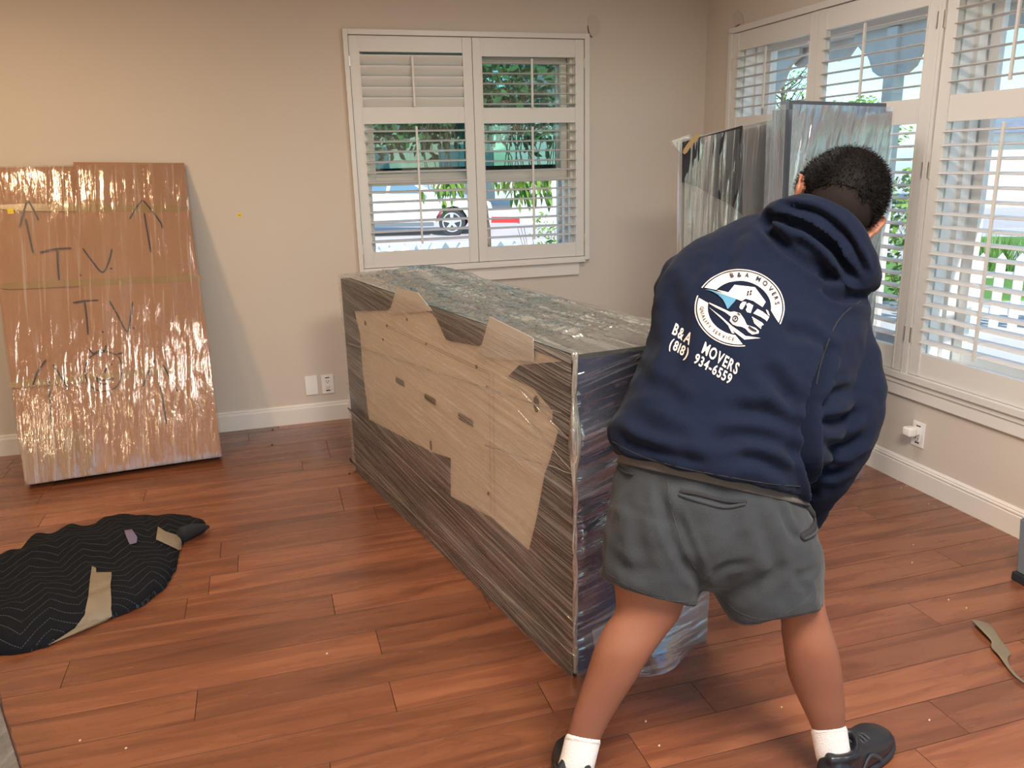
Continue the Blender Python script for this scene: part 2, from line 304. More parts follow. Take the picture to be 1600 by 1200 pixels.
# walls
W1 = (-2.18, -.87, .925, 2.175)   # back window opening
bm = bmesh.new()
for a in ((-5.6, W1[0], 0, 2.6), (W1[1], .2, 0, 2.6), (W1[0], W1[1], 0, W1[2]), (W1[0], W1[1], W1[3], 2.6)): box(bm, a[0], a[1], 0, .2, a[2], a[3])
tag(build('wall_back', bm, M['wall']), kind='structure')
WR = [(-1.90, -.36, .54, 2.17), (-3.50, -1.96, .54, 2.17)]
bm = bmesh.new()
for a in ((-7.2, -6.5, 0, 2.6), (-4.05, -3.50, 0, 2.6), (-6.5, -4.05, 2.2, 2.6), (-.36, 0, 0, 2.6), (-1.96, -1.90, .54, 2.17), (-3.5, -.36, 0, .54), (-3.5, -.36, 2.17, 2.6)): box(bm, 0, .2, a[0], a[1], a[2], a[3])
tag(build('wall_right', bm, M['wall']), kind='structure')
bm = bmesh.new(); box(bm, -5.6, -5.4, -7.2, 0, 0, 2.6); tag(build('wall_left', bm, M['wall']), kind='structure')
bm = bmesh.new()
for a in ((-5.6, -4.1, 0, 2.6), (-1.1, .2, 0, 2.6), (-4.1, -1.1, 2.25, 2.6)): box(bm, a[0], a[1], -7.2, -7.0, a[2], a[3])  # wide opening behind the camera, added to let in fill daylight
tag(build('wall_front', bm, M['wall']), kind='structure')
bm = bmesh.new(); box(bm, -5.9, .5, -7.6, .5, 2.6, 2.75); tag(build('ceiling', bm, M['ceil']), kind='structure')
# baseboards
def base(name, prof, axis, a, b):
    bm = bmesh.new()
    if axis == 'x': pts = [(a, -d, z) for d, z in prof]; ext = (b - a, 0, 0)
    else: pts = [(-d, a, z) for d, z in prof]; ext = (0, b - a, 0)
    prism(bm, pts, ext); return tag(build(name, bm, M['trim']), kind='structure')
prof = [(0, 0), (.016, 0), (.016, .092), (.013, .097), (.013, .100), (.010, .103), (.011, .108), (.008, .114), (0, .116)]
base('baseboard_back', prof, 'x', -5.4, 0)
prof2 = [(0, 0), (.017, 0), (.017, .086), (.012, .090), (.016, .094), (.016, .100), (.010, .104), (.012, .108), (.006, .116), (0, .117)]
base('baseboard_right', prof2, 'y', -7.0, 0)
# ------------------------------------------------------------------ shutters / windows
LV = {}
def louver_mesh(L, axis):
    k = (round(L, 3), axis)
    if k in LV: return LV[k]
    bm = bmesh.new(); n = 12; A = []; B = []
    for i in range(n):
        t = 2 * math.pi * i / n; y, z = .0315 * math.cos(t), .0048 * math.sin(t)
        A.append(bm.verts.new((-L / 2, y, z) if axis == 'x' else (y, -L / 2, z))); B.append(bm.verts.new((L / 2, y, z) if axis == 'x' else (y, L / 2, z)))
    for i in range(n): bm.faces.new([A[i], A[(i + 1) % n], B[(i + 1) % n], B[i]])
    bm.faces.new(A[::-1]); bm.faces.new(B); bmesh.ops.recalc_face_normals(bm, faces=bm.faces)
    me = bpy.data.meshes.new('louver'); bm.to_mesh(me); bm.free(); me.materials.append(M['shutter']); LV[k] = me; return me
def panel(win, axis, a, b, z0, z1, stl, top, midz, bot, upz, loz, tilts, tb):
    """shutter leaf: coordinates a..b along the wall (a<b); q = distance out of the wall"""
    def bx(bm, s0, s1, q0, q1, c0, c1, bev=0):
        if axis == 'x': box(bm, s0, s1, -q1, -q0, c0, c1, bev)
        else: box(bm, -q1, -q0, s0, s1, c0, c1, bev)
    bm = bmesh.new(); q0, q1 = -.012, .018
    bx(bm, a, a + stl, q0, q1, z0, z1, .002); bx(bm, b - stl, b, q0, q1, z0, z1, .002)
    for c0, c1 in ((top, z1), (midz[0], midz[1]), (z0, bot)): bx(bm, a + stl, b - stl, q0 + .003, q1 - .004, c0, c1, .001)
    for s in (a + stl, b - stl):                    # beads on the stiles
        bx(bm, s - .004, s + .004, q1 - .004, q1 + .002, z0 + .004, z1 - .004, .001)
    P = build('shutter_panel', bm, M['shutter'], win)
    L = b - a - 2 * stl - .004; mid = (a + b) / 2
    for zs, ang, tx in ((upz, tilts[0], tb[0]), (loz, tilts[1], tb[1])):
        for z in zs:
            o = bpy.data.objects.new('louver', louver_mesh(L, axis)); COL.objects.link(o); o.parent = P
            o.location = (mid, -.003, z) if axis == 'x' else (-.003, mid, z)
            o.rotation_euler = (math.radians(ang), 0, 0) if axis == 'x' else (0, math.radians(-ang), 0)
        bm = bmesh.new(); q = .034 if abs(ang) < 40 else .028
        bx(bm, tx - .006, tx + .006, q - .004, q + .006, min(zs) - .022 , max(zs) + .024, .002); build('tilt_bar', bm, M['shutter'], P)
    return P
def hinge(win, axis, s, z, h=.055):
    bm = bmesh.new()
    if axis == 'x': box(bm, s - .005, s + .005, -.026, -.016, z - h / 2, z + h / 2, .001)
    else: box(bm, -.026, -.016, s - .005, s + .005, z - h / 2, z + h / 2, .001)
    build('hinge', bm, M['brass'], win)
lz = lambda z0, n, p=.0565: [z0 - i * p for i in range(n)]
win1 = empty('window_1'); tag(win1, kind='structure')
bm = bmesh.new()
for s0, s1, c0, c1 in ((-2.253, -2.226, .885, 2.220), (-.830, -.799, .885, 2.220), (-2.226, -.830, 2.191, 2.220), (-2.226, -.830, .885, .906)):
    box(bm, s0, s1, -.030, 0.0, c0, c1, .003)
    box(bm, s0 - (.0 if s0 < -2 else 0), s1, -.034, -.026, c0 + .006 if c0 > 2 else c0, c1, .002) if False else None
build('window_frame', bm, M['shutter'], win1)
panel(win1, 'x', -2.223, -1.5245, .909, 2.188, .052, 2.105, (1.722, 1.812), 1.000, lz(2.062, 5), lz(1.682, 12, .0565), (-62, 8), (-1.875, -1.872))
panel(win1, 'x', -1.5215, -.833, .909, 2.188, .052, 2.088, (1.718, 1.806), .995, lz(2.053, 5), lz(1.672, 12, .0565), (4, 4), (-1.168, -1.170))
for s in (-2.226, -.8305):
    for z in (2.055, 1.02): hinge(win1, 'x', s, z)
bm = bmesh.new(); box(bm, -2.23, -.83, -.040, 0, .872, .885, .003); box(bm, -2.20, -.866, -.018, 0, .792, .872, .003); box(bm, -2.2, -.87, 0, .2, .90, .925); build('window_sill', bm, M['trim'], win1)
def jamb(win, axis, s0, s1, c0, c1, mt):
    """stepped deep window jamb on all four sides, opening s0..s1 x c0..c1"""
    bm = bmesh.new()
    for q0, q1, t in ((-.035, -.012, .018), (-.075, -.035, .035), (-.105, -.075, .026), (-.15, -.105, .048), (-.20, -.15, .030), (-.235, -.2, .055)):
        for a, b, e, f in ((s0, s0 + t, c0, c1), (s1 - t, s1, c0, c1), (s0, s1, c0, c0 + t * .7), (s0, s1, c1 - t * .7, c1)):
            if axis == 'x': box(bm, a, b, -q1, -q0, e, f)
            else: box(bm, -q1, -q0, a, b, e, f)
    build('jamb', bm, mt, win)
jamb(win1, 'x', *W1, M['vinyl'])
def sash(win, axis, s0, s1, c0, c1, q, t, gm, fm=None, bt=None):
    bm = bmesh.new(); bt = bt or t
    for a, b, e, f in ((s0, s0 + t, c0, c1), (s1 - t, s1, c0, c1), (s0 + t, s1 - t, c0, c0 + bt), (s0 + t, s1 - t, c1 - t, c1)):
        if axis == 'x': box(bm, a, b, q, q + .03, e, f, .003)
        else: box(bm, q, q + .03, a, b, e, f, .003)
    S = build('sash', bm, fm or M['vinyl'], win); bm = bmesh.new()
    if axis == 'x': box(bm, s0 + t, s1 - t, q + .012, q + .016, c0 + bt, c1 - t)
    else: box(bm, q + .012, q + .016, s0 + t, s1 - t, c0 + bt, c1 - t)
    build('pane', bm, gm, S)
sash(win1, 'x', W1[0] + .045, W1[1] - .045, 1.405, 2.14, .155, .035, M['tint'], None, .04)
sash(win1, 'x', W1[0] + .035, W1[1] - .035, 1.375, 2.10, .085, .040, M['pane'], None, .065)
bm = bmesh.new(); box(bm, W1[0] + .055, W1[1] - .055, .19, .205, 1.445, 1.475, .002); box(bm, W1[1] - .062, W1[1] - .05, .19, .205, 1.45, 2.12); build('screen_bar', bm, M['screen'], win1)
# right window, two units, four leaves
win2 = tag(empty('window_2'), kind='structure'); win3 = tag(empty('window_3'), kind='structure')
lou = (lz(2.050, 6, .0555), lz(1.578, 17, .0560))
for wn, s0, s1 in ((win2, -1.911, -.309), (win3, -3.52, -1.948)):
    bm = bmesh.new()
    e0, e1 = (s0 - .018, -.303) if wn is win2 else (-3.55, s1 + .018)
    box(bm, -.030, 0, e0 - .0, e1, 2.190, 2.222, .003); box(bm, -.034, 0, e0, e1, .489, .519, .003)
    if wn is win2: box(bm, -.030, 0, -.337, -.303, .51, 2.20, .003); box(bm, -.026, 0, e0, -1.912, .51, 2.2)
    else: box(bm, -.026, 0, -1.947, e1, .51, 2.2); box(bm, -.030, 0, -3.55, -3.52, .51, 2.2, .003)
    build('window_frame', bm, M['shutter'], wn)
for wn, a, b, tl in ((win2, -1.123, -.339, 6), (win2, -1.910, -1.125, 6), (win3, -2.734, -1.950, 7), (win3, -3.519, -2.736, 7)):
    panel(wn, 'y', a, b, .521, 2.188, .058, 2.088, (1.615, 1.720), .628, lou[0], lou[1], (2, tl), ((a + b) / 2 + .03, (a + b) / 2 + .03))
for s, wn in ((-1.911, win2), (-1.948, win3), (-.338, win2)):
    for z in (2.02, 1.42, .70): hinge(wn, 'y', s, z, .07)
bm = bmesh.new(); box(bm, -.022, 0, -3.60, -.29, .462, .489, .002); box(bm, -.016, 0, -3.56, -.31, .405, .462, .003); tag(build('trim_1', bm, M['trim']), kind='structure')
for wn, (s0, s1, c0, c1) in ((win2, WR[0]), (win3, WR[1])):
    jamb(wn, 'y', s0, s1, c0, c1, M['extw']); sash(wn, 'y', s0 + .05, s1 - .05, c0 + .03, c1 - .03, .16, .05, M['pane'], M['extw'], .06)
door = tag(empty('door_1'), kind='structure')   # glazed door farther along the right wall, behind the camera's view
for y0, y1 in ((-6.5, -5.28), (-5.27, -4.05)):
    sash(door, 'y', y0, y1, .01, 2.2, .08, .07, M['pane'], M['trim'], .12)
# ------------------------------------------------------------------ outdoors
street = V((.956, -.293, 0)); away = V((.293, .956, 0))
bm = bmesh.new(); box(bm, -40, 60, .25, 90, -.55, -.30); tag(build('ground', bm, M['conc']), 'pale sunlit concrete ground outside the windows', 'ground', kind='structure')
def slab(name, c, l, wd, z0, z1, m_, lab, cat_):
    bm = bmesh.new(); c = V((*c, 0)); P = [c + street * sx * l / 2 + away * sy * wd / 2 for sx, sy in ((-1, -1), (1, -1), (1, 1), (-1, 1))]
    hexa(bm, [p + V((0, 0, z0)) for p in P] + [p + V((0, 0, z1)) for p in P]); return tag(build(name, bm, m_), lab, cat_, kind='structure')
# grass strips
pc = onz(707, 368, -.38); pc = CC + (pc - CC) ; d_car = (pc - CC).dot(CF)
car0 = V((pc.x, pc.y, -.38))
bm = bmesh.new()
C0 = car0 + away * .9
P = [C0 + street * sx * 28 + away * sy for sx, sy in ((-1, -3.6), (1, -3.6), (1, 4.2), (-1, 4.2))]
hexa(bm, [p + V((0, 0, .081)) for p in P] + [p + V((0, 0, .0)) for p in P]) if False else None
hexa(bm, [V((p.x, p.y, -.5)) for p in P] + [V((p.x, p.y, -.294)) for p in P]); tag(build('street', bm, M['asph']), 'grey asphalt street under the parked white car', 'street', kind='structure')
for o in (bpy.data.objects['ground'],): pass
car0.z = -.294
pc = onz(707, 368, -.294); car0 = V((pc.x, pc.y, -.294))
k = 23.2 / (pc - CC).dot(CF)
def car():
    root = empty('car', car0); tag(root, 'white hatchback car parked on the street beyond the shuttered window', 'car')
    s = 1.16 * (pc - CC).dot(CF) / 23.2
    def T(x, y, z): return (street * x * s + away * y * s + V((0, 0, z * s)))
    def sect(bm, prof, y0, y1, in0, in1, ztop0):
        a = [bm.verts.new(T(x, y0 + (in0 if z > ztop0 else 0) * (z - ztop0), z)) for x, z in prof]; b = [bm.verts.new(T(x, y1 - (in1 if z > ztop0 else 0) * (z - ztop0), z)) for x, z in prof]
        bm.faces.new(a); bm.faces.new(b[::-1]); n = len(a)
        for i in range(n): bm.faces.new([a[i], b[i], b[(i + 1) % n], a[(i + 1) % n]])
    def arch(cx): return [(cx + .40 * math.cos(t), .32 + .40 * math.sin(t)) for t in [math.pi * i / 8 for i in range(9)]]
    low = [(.93, .22), (.98, .45), (.92, .68), (.70, .83), (.1, .95), (-.35, 1.0), (-3.4, 1.02), (-3.52, .85), (-3.55, .5), (-3.48, .24)] + arch(-2.65)[::-1] + arch(0)[::-1]
    bm = bmesh.new(); sect(bm, low, 0, 1.75, .35, .35, .7); b = build('body', bm, M['carp'], root)
    cab = [(-.35, .99), (-1.0, 1.40), (-1.45, 1.53), (-2.4, 1.55), (-3.0, 1.46), (-3.42, 1.02)]
    bm = bmesh.new(); sect(bm, cab, .1, 1.65, .33, .33, .95); build('cabin', bm, M['carp'], root)
    for q in ([(-.62, 1.02), (-1.08, 1.36), (-1.42, 1.45), (-1.52, 1.04)], [(-1.60, 1.04), (-1.52, 1.46), (-2.38, 1.48), (-2.46, 1.06)], [(-2.54, 1.06), (-2.46, 1.47), (-2.85, 1.43), (-3.1, 1.1)]):
        bm = bmesh.new(); prism(bm, [T(x, .1 + .33 * (z - .95) - .012, z) for x, z in q], T(0, .02, 0)); build('side_window', bm, M['carg'], root)
    bm = bmesh.new(); prism(bm, [T(x, -.015, z) for x, z in ((-.45, .24), (-2.2, .24), (-2.2, .34), (-.45, .34))], T(0, .05, 0)); build('sill', bm, M['plas'], root)
    bm = bmesh.new(); prism(bm, [T(x, -.01, z) for x, z in ((.70, .66), (.93, .60), (.90, .70), (.66, .78))], T(0, .03, 0)); build('headlight', bm, M['rim'], root)
    bm = bmesh.new(); ellipsoid(bm, V(T(-.62, -.06, 1.05)), V(T(.1, 0, 0)), V(T(0, .07, 0)), V(T(0, 0, .07)), 12, 8); build('mirror', bm, M['carp'], root)
    for x in (0, -2.65):
        for y in (.0, 1.55):
            bm = bmesh.new(); cyl(bm, T(x, y, .32), T(x, y + .2, .32), .32 * s, n=28); wh = build('wheel', bm, M['tyre'], root)
            bm = bmesh.new(); cyl(bm, T(x, y - .012, .32), T(x, y + .01, .32), .07 * s, n=14)
            for q in range(5):
                t = q * 2 * math.pi / 5 + .3; c, s_ = math.cos(t), math.sin(t)
                prism(bm, [T(x + .05 * c - .03 * s_, y - .01, .32 + .05 * s_ + .03 * c), T(x + .22 * c - .045 * s_, y - .01, .32 + .22 * s_ + .045 * c), T(x + .22 * c + .045 * s_, y - .01, .32 + .22 * s_ - .045 * c), T(x + .05 * c + .03 * s_, y - .01, .32 + .05 * s_ - .03 * c)], T(0, .012, 0))
            for q in range(28):
                t0, t1 = q * math.pi / 14, (q + 1) * math.pi / 14
                prism(bm, [T(x + r * math.cos(t), y - .008, .32 + r * math.sin(t)) for r, t in ((.205, t0), (.235, t0), (.235, t1), (.205, t1))], T(0, .01, 0))
            build('hub', bm, M['rim'], wh)
car()
def strip(name, u0, u1, v, z, dep, hgt, m_, lab, cat_, kind=None):
    a, b = onz(u0, v, z), onz(u1, v, z); n = V((-(b - a).y, (b - a).x, 0)).normalized() * dep; bm = bmesh.new()
    hexa(bm, [a, b, b + n, a + n] + [p + V((0, 0, hgt)) for p in (a, b, b + n, a + n)]); return tag(build(name, bm, m_), lab, cat_, kind=kind)
strip('painted_curb', 700, 812, 348, -.294, .25, .16, M['red'], 'red painted kerb across the street seen through the left window', 'curb')
strip('curb', 812, 1000, 349.5, -.294, .25, .15, M['curb'], 'bare pale kerb right of the red painted kerb', 'curb')
strip('sidewalk', 500, 1100, 344, -.294, 3.5, .14, M['conc'], 'pale sidewalk beyond the street', 'sidewalk', 'structure')
def house(name, u0, u1, vb, z, depth, hw, hr, m_, lab, roofm, windows=()):
    a, b = onz(u0, vb, z), onz(u1, vb, z); n = V((-(b - a).y, (b - a).x, 0)).normalized(); L = (b - a).length; t = (b - a).normalized(); root = empty(name, a)
    tag(root, lab, 'house'); bm = bmesh.new(); Q = [V((0, 0, 0)), t * L, t * L + n * depth, n * depth]; hexa(bm, Q + [q + V((0, 0, hw)) for q in Q]); build('wall', bm, m_, root)
    bm = bmesh.new(); zz = V((0, 0, hw)); o = .5
    e = [t * -o - n * o + zz, t * (L + o) - n * o + zz, t * (L + o) + n * (depth + o) + zz, t * -o + n * (depth + o) + zz, t * -o + n * depth / 2 + zz + V((0, 0, hr)), t * (L + o) + n * depth / 2 + zz + V((0, 0, hr))]
    vs = [bm.verts.new(q) for q in e]
    for f in ((0, 1, 5, 4), (2, 3, 4, 5), (0, 4, 3), (1, 2, 5), (3, 2, 1, 0)): bm.faces.new([vs[i] for i in f])
    build('roof', bm, roofm, root)
    for x0, x1, z0, z1, mm, nm in windows:
        bm = bmesh.new(); prism(bm, [t * x0 + V((0, 0, z0)) - n * .02, t * x1 + V((0, 0, z0)) - n * .02, t * x1 + V((0, 0, z1)) - n * .02, t * x0 + V((0, 0, z1)) - n * .02], -n * .05); build(nm, bm, mm, root)
    return root
house('house', 470, 640, 332, -.2, 8, 3.4, 2.2, M['house'], 'cream stucco house across the street behind the white car', M['roof'], ((2, 4, 1, 2.3, M['carg'], 'window'), (6, 8, 1, 2.3, M['carg'], 'window')))
house('house', 800, 1000, 326, -.2, 6, 3.6, 2, M['house2'], 'white house across the street right of the tree', M['roof'], ((2, 5, 1, 2.4, M['carg'], 'window'), (8, 10, 0, 2.2, M['house'], 'garage_door')))
# fences
PK = {}
def picket_mesh():
    if 'p' in PK: return PK['p']
    bm = bmesh.new(); w = .09; pts = [(0, 0, 0), (w, 0, 0), (w, 0, .70), (w / 2, 0, .76), (0, 0, .70)]; prism(bm, pts, (0, .02, 0)); me = bpy.data.meshes.new('picket'); bmesh.ops.recalc_face_normals(bm, faces=bm.faces); bm.to_mesh(me); bm.free(); me.materials.append(M['extw']); PK['p'] = me; return me
def fence(a, t, n, lab, top):
    root = empty('picket_fence', a); root.rotation_euler = (0, 0, math.atan2(t.y, t.x)); tag(root, lab, 'fence')
    bm = bmesh.new(); L = n * .18; box(bm, 0, L, .02, .055, .14, .20); box(bm, 0, L, .02, .055, .52, .58); build('rail', bm, M['extw'], root)
    for i in range(n):
        o = bpy.data.objects.new('picket', picket_mesh()); COL.objects.link(o); o.parent = root; o.location = (i * .18, 0, 0); o.scale = (1, 1, top / .76)
a = onz(540, 386, .47); fence(V((a.x, a.y, -.3)), street, 38, 'low white picket fence at the yard edge outside the left window', .80)
a = onz(1440, 398, .46); b = onz(1640, 398, .46); fence(V((a.x, a.y, -.3)), (b - a).normalized(), 34, 'white picket fence beyond the porch outside the right window', .78)
# lawn outside right window
bm = bmesh.new(); P = [onz(1400, 392, -.3), onz(1700, 392, -.3), onz(1700, 372, -.3), onz(1400, 372, -.3)]; 
hexa(bm, [p + V((0, 0, -.1)) for p in P] + [p + V((0, 0, .03)) for p in P]); tag(build('lawn', bm, M['grass']), 'strip of bright green lawn behind the picket fence', 'lawn', kind='structure')
bm = bmesh.new(); P = [onz(1300, 470, -.3), onz(1750, 470, -.3), onz(1750, 408, -.3), onz(1300, 408, -.3)]
hexa(bm, [p + V((0, 0, -.1)) for p in P] + [p + V((0, 0, .03)) for p in P]); tag(build('lawn', bm, M['grass']), 'near lawn between porch and picket fence', 'lawn', kind='structure')
def tuft(bm, c, r, h, n, rg):
    for i in range(n):
        a = rg.random() * 6.28; q = V((c[0] + r * rg.random() * math.cos(a), c[1] + r * rg.random() * math.sin(a), c[2])); d = V((math.cos(a), math.sin(a), 0)) * h * .4; s = V((-math.sin(a), math.cos(a), 0)) * .012
        bm.faces.new([bm.verts.new(q - s), bm.verts.new(q + s), bm.verts.new(q + d + V((0, 0, h * rg.uniform(.6, 1))))])
rg = random.Random(5); bm = bmesh.new()
for i in range(26):
    c = onz(rg.uniform(1440, 1660), rg.uniform(400, 440), -.27); tuft(bm, c, .2, .5, 26, rg)
tag(build('grass_clumps', bm, M['leaf']), 'bright green grass clumps along the picket fence', 'grass', kind='stuff')
bm = bmesh.new(); box(bm, .25, 2.6, -9.5, 2.8, -.3, -.06); tag(build('porch_floor', bm, M['deck']), 'reddish porch deck outside the right window', 'porch', kind='structure')
house('house', 1470, 1720, 322, -.3, 7, 2.3, 1.5, M['house2'], 'white garage with grey roof beyond the driveway', M['roof'], ((1, 4, 0, 2.0, M['house'], 'garage_door'), (6, 7.5, .8, 1.8, M['carg'], 'window')))
# porch posts and beam with scalloped brackets
def post(y, x=2.1, w=.11, lab=''):
    root = empty('porch_post', (x, y, -.06)); tag(root, lab, 'post')
    bm = bmesh.new(); box(bm, -w / 2, w / 2, -w / 2, w / 2, 0, 2.495, .006); box(bm, -w / 2 - .02, w / 2 + .02, -w / 2 - .02, w / 2 + .02, 0, .12, .004); build('shaft', bm, M['porchwood'], root)
    for s in (-1, 1):
        bm = bmesh.new(); prof = [(0, 2.5), (.42, 2.5), (.42, 2.42), (.36, 2.40), (.28, 2.36), (.22, 2.28), (.17, 2.19), (.1, 2.15), (0, 2.13)]
        prism(bm, [(-.02, s * (w / 2 + a), z) for a, z in prof], (.04, 0, 0)); build('bracket', bm, M['porchwood'], root)
post(.76, lab='weathered porch post behind the middle shutter leaf'); post(-.85, lab='weathered porch post outside the rightmost shutters'); post(2.45, lab='weathered porch post farthest along the porch')
bm = bmesh.new(); box(bm, 2.03, 2.17, -4.5, 3.2, 2.44, 2.62)
for i in range(16):
    y = -4.2 + i * .46
    prism(bm, [(2.165, y, 2.44), (2.165, y + .44, 2.44), (2.165, y + .44, 2.37), (2.165, y + .36, 2.30), (2.165, y + .22, 2.27), (2.165, y + .08, 2.30), (2.165, y, 2.37)], (.03, 0, 0))
tag(build('porch_beam', bm, M['porchwood']), 'weathered porch beam with scalloped valance above the right window', 'beam', kind='structure')
bm = bmesh.new(); box(bm, 2.0, 2.5, -9, 3.4, 2.62, 2.68)
for i in range(9): box(bm, .2, 2.5, -8.8 + i * 1.42, -8.8 + i * 1.42 + .05, 2.62, 2.72)  # solid roof left out: wide-spaced rafters let sun and sky onto the jambs
tag(build('porch_roof', bm, M['extw']), 'porch roof thinned to sparse rafters to let sun onto the right window', 'roof', kind='structure')
# trees
def leafm(L, name='leaf', m_=None):
    bm = bmesh.new(); pr = [(0, 0), (.12, .12), (.35, .17), (.65, .13), (.88, .05), (1, 0)]
    up = [bm.verts.new((x * L, y * L, -.25 * L * x * x + abs(y) * .15 * L)) for x, y in pr]; dn = [up[0]] + [bm.verts.new((x * L, -y * L, -.25 * L * x * x + abs(y) * .15 * L)) for x, y in pr[1:-1]] + [up[-1]]; md = [up[0]] + [bm.verts.new((x * L, 0, -.25 * L * x * x)) for x, y in pr[1:-1]] + [up[-1]]
    for i in range(len(pr) - 1):
        for A, B in ((up, md), (md, dn)):
            f = [A[i], A[i + 1], B[i + 1], B[i]]; f2 = []
            [f2.append(q) for q in f if q not in f2]
            if len(f2) > 2: bm.faces.new(f2)
    me = bpy.data.meshes.new(name); bm.to_mesh(me); bm.free(); me.materials.append(m_ or M['leaf']); return me
def crown(bm, c, R, n, size, rg, shell=.55):
    for i in range(n):
        while True:
            q = V((rg.uniform(-1, 1), rg.uniform(-1, 1), rg.uniform(-1, 1)))
            if shell < q.length < 1: break
        p = V(c) + V((q.x * R[0], q.y * R[1], q.z * R[2])); p += V((nz(p, 1.3), nz(p, 1.3, 4), nz(p, 1.3, 9))) * .3
        a = V((rg.gauss(0, 1), rg.gauss(0, 1), rg.gauss(-.6, .7))).normalized() * size; b = a.orthogonal().normalized() * size * .26
        bm.faces.new([bm.verts.new(p), bm.verts.new(p + a * .5 + b), bm.verts.new(p + a), bm.verts.new(p + a * .5 - b)])
tc_ = ony(800, 250, 3.4)
tx_ = ony(747, 340, 4.6).x; tree = empty('tree', (tx_, 4.6, -.3)); dx_ = tc_.x + .5 - tx_; tag(tree, 'leafy tree hanging low outside the left window', 'tree')
bm = bmesh.new(); tube(bm, [(0, 0, 0), (.05, .05, 1.0), (-.05, .0, 2.0), (.1, .1, 3.4)], [.13, .11, .09, .05], 10, 3); tube(bm, [(-.03, 0, 2.0), (-.7, -.4, 2.5), (-1.3, -.8, 2.45)], [.06, .045, .02], 8, 3); tube(bm, [(0, 0, 2.1), (.5, -.5, 2.5), (.9, -.9, 2.35)], [.06, .04, .02], 8, 3); build('trunk', bm, M['bark'], tree)
rg = random.Random(11); bm = bmesh.new(); crown(bm, (dx_, 0, 2.9), (1.9, 1.4, .95), 3600, .16, rg, .2); crown(bm, (dx_ - 1.3, .3, 2.5), (1.2, 1.0, .7), 1200, .15, rg, .1)
f_ = build('foliage', bm, M['leafd'], tree); f_['kind'] = 'stuff'
LM = [leafm(.13), leafm(.17), leafm(.10)]
def inv(p): return V(p) - tree.location
for i in range(150):
    if i < 55: u, v = rg.gauss(702, 16), 272 + abs(rg.gauss(0, 1)) * 17
    else: u, v = rg.gauss(828, 26), 270 + abs(rg.gauss(0, 1)) * 19
    if v > 322: continue
    p = ony(u, v, 2.9 + rg.uniform(-.5, .7)); o = bpy.data.objects.new('leaf', rg.choice(LM)); COL.objects.link(o); o.parent = tree; o.location = inv(p)
    o.rotation_euler = (rg.uniform(-.6, .6), rg.uniform(.7, 1.6), rg.uniform(0, 6.28))
bm = bmesh.new()
for i in range(30):
    u = rg.gauss(702, 16) if i < 12 else rg.gauss(828, 24); p = ony(u, rg.uniform(285, 305), 2.9 + rg.uniform(-.3, .5)); tube(bm, [inv(p), inv(p + V((rg.uniform(-.1, .1), .1, .35))), inv(p + V((rg.uniform(-.2, .2), .2, .75)))], [.003, .005, .007], 5, 2)
build('twigs', bm, M['bark'], tree)['kind'] = 'stuff'
# small shrub near window bottom right
p = ony(856, 372, 4.0); sh = empty('shrub', (p.x, p.y, -.3)); tag(sh, 'thin young shrub outside the lower right corner of the left window', 'shrub')
bm = bmesh.new(); 
for i in range(9): a = rg.uniform(-.35, .35); tube(bm, [(0, 0, 0), (a * .5, 0, .4), (a, rg.uniform(-.1, .1), p.z + .3 + rg.uniform(-.1, .3))], [.006, .004, .003], 5, 2)
build('stem', bm, M['bark'], sh); bm = bmesh.new(); crown(bm, (0, 0, p.z + .35), (.38, .2, .22), 90, .06, rg, .1); build('foliage', bm, M['leaf'], sh)['kind'] = 'stuff'
# tree outside right window
q = onx(1222, 130, 6.0); t2 = empty('tree', (q.x, q.y, -.3)); tag(t2, 'sparse upright tree against the sky outside the corner shutters', 'tree')
bm = bmesh.new(); tube(bm, [(0, 0, 0), (0, 0, 1.2), (.05, 0, 2.2), (0, 0, q.z + .9)], [.09, .07, .05, .01], 8, 3)
tips = []
for i in range(34):
    a = rg.uniform(0, 6.28); h = rg.uniform(1.2, q.z + .3); L = .95 * (1 - (h - 1.2) / (q.z + .4)) + .15; e = V((math.cos(a) * L, math.sin(a) * L, h + L * .9)); tube(bm, [(0, 0, h), V((e.x * .5, e.y * .5, h + L * .3)), e], [.018, .010, .003], 5, 2); tips.append((V((0, 0, h)), e))
build('trunk', bm, M['bark'], t2); bm = bmesh.new()
for a, e in tips:
    for j in range(22):
        p = a.lerp(e, rg.uniform(.25, 1.05)) + V((rg.gauss(0, .04), rg.gauss(0, .04), rg.gauss(0, .04))); d = V((rg.gauss(0, 1), rg.gauss(0, 1), rg.gauss(.4, 1))).normalized() * .09; b = d.orthogonal().normalized() * .02
        bm.faces.new([bm.verts.new(p), bm.verts.new(p + d * .5 + b), bm.verts.new(p + d), bm.verts.new(p + d * .5 - b)])
crown(bm, (0, 0, 1.3), (.9, .9, .5), 1200, .12, rg, .1)
build('foliage', bm, M['leaf'], t2)['kind'] = 'stuff'
q = onx(1320, 150, 9.5); t3 = empty('tree', (q.x, q.y, -.3)); tag(t3, 'orange tree top seen behind the middle shutter leaf', 'tree')
bm = bmesh.new(); tube(bm, [(0, 0, 0), (0, 0, .9), (0, 0, 1.6)], [.09, .07, .04], 8, 3); build('trunk', bm, M['bark'], t3); bm = bmesh.new(); crown(bm, (0, 0, q.z + .3 - .75), (1.3, 1.2, .75), 2600, .12, rg, .2); build('foliage', bm, M['leaf'], t3)['kind'] = 'stuff'
for i in range(6):
    bm = bmesh.new(); a = rg.uniform(2.6, 4.8); ellipsoid(bm, V((math.cos(a) * 1.1, math.sin(a) * 1.05, q.z - .35 + rg.uniform(-.3, .5))), V((.045, 0, 0)), V((0, .045, 0)), V((0, 0, .045)), 10, 8); build('orange', bm, M['orange'], t3, True)
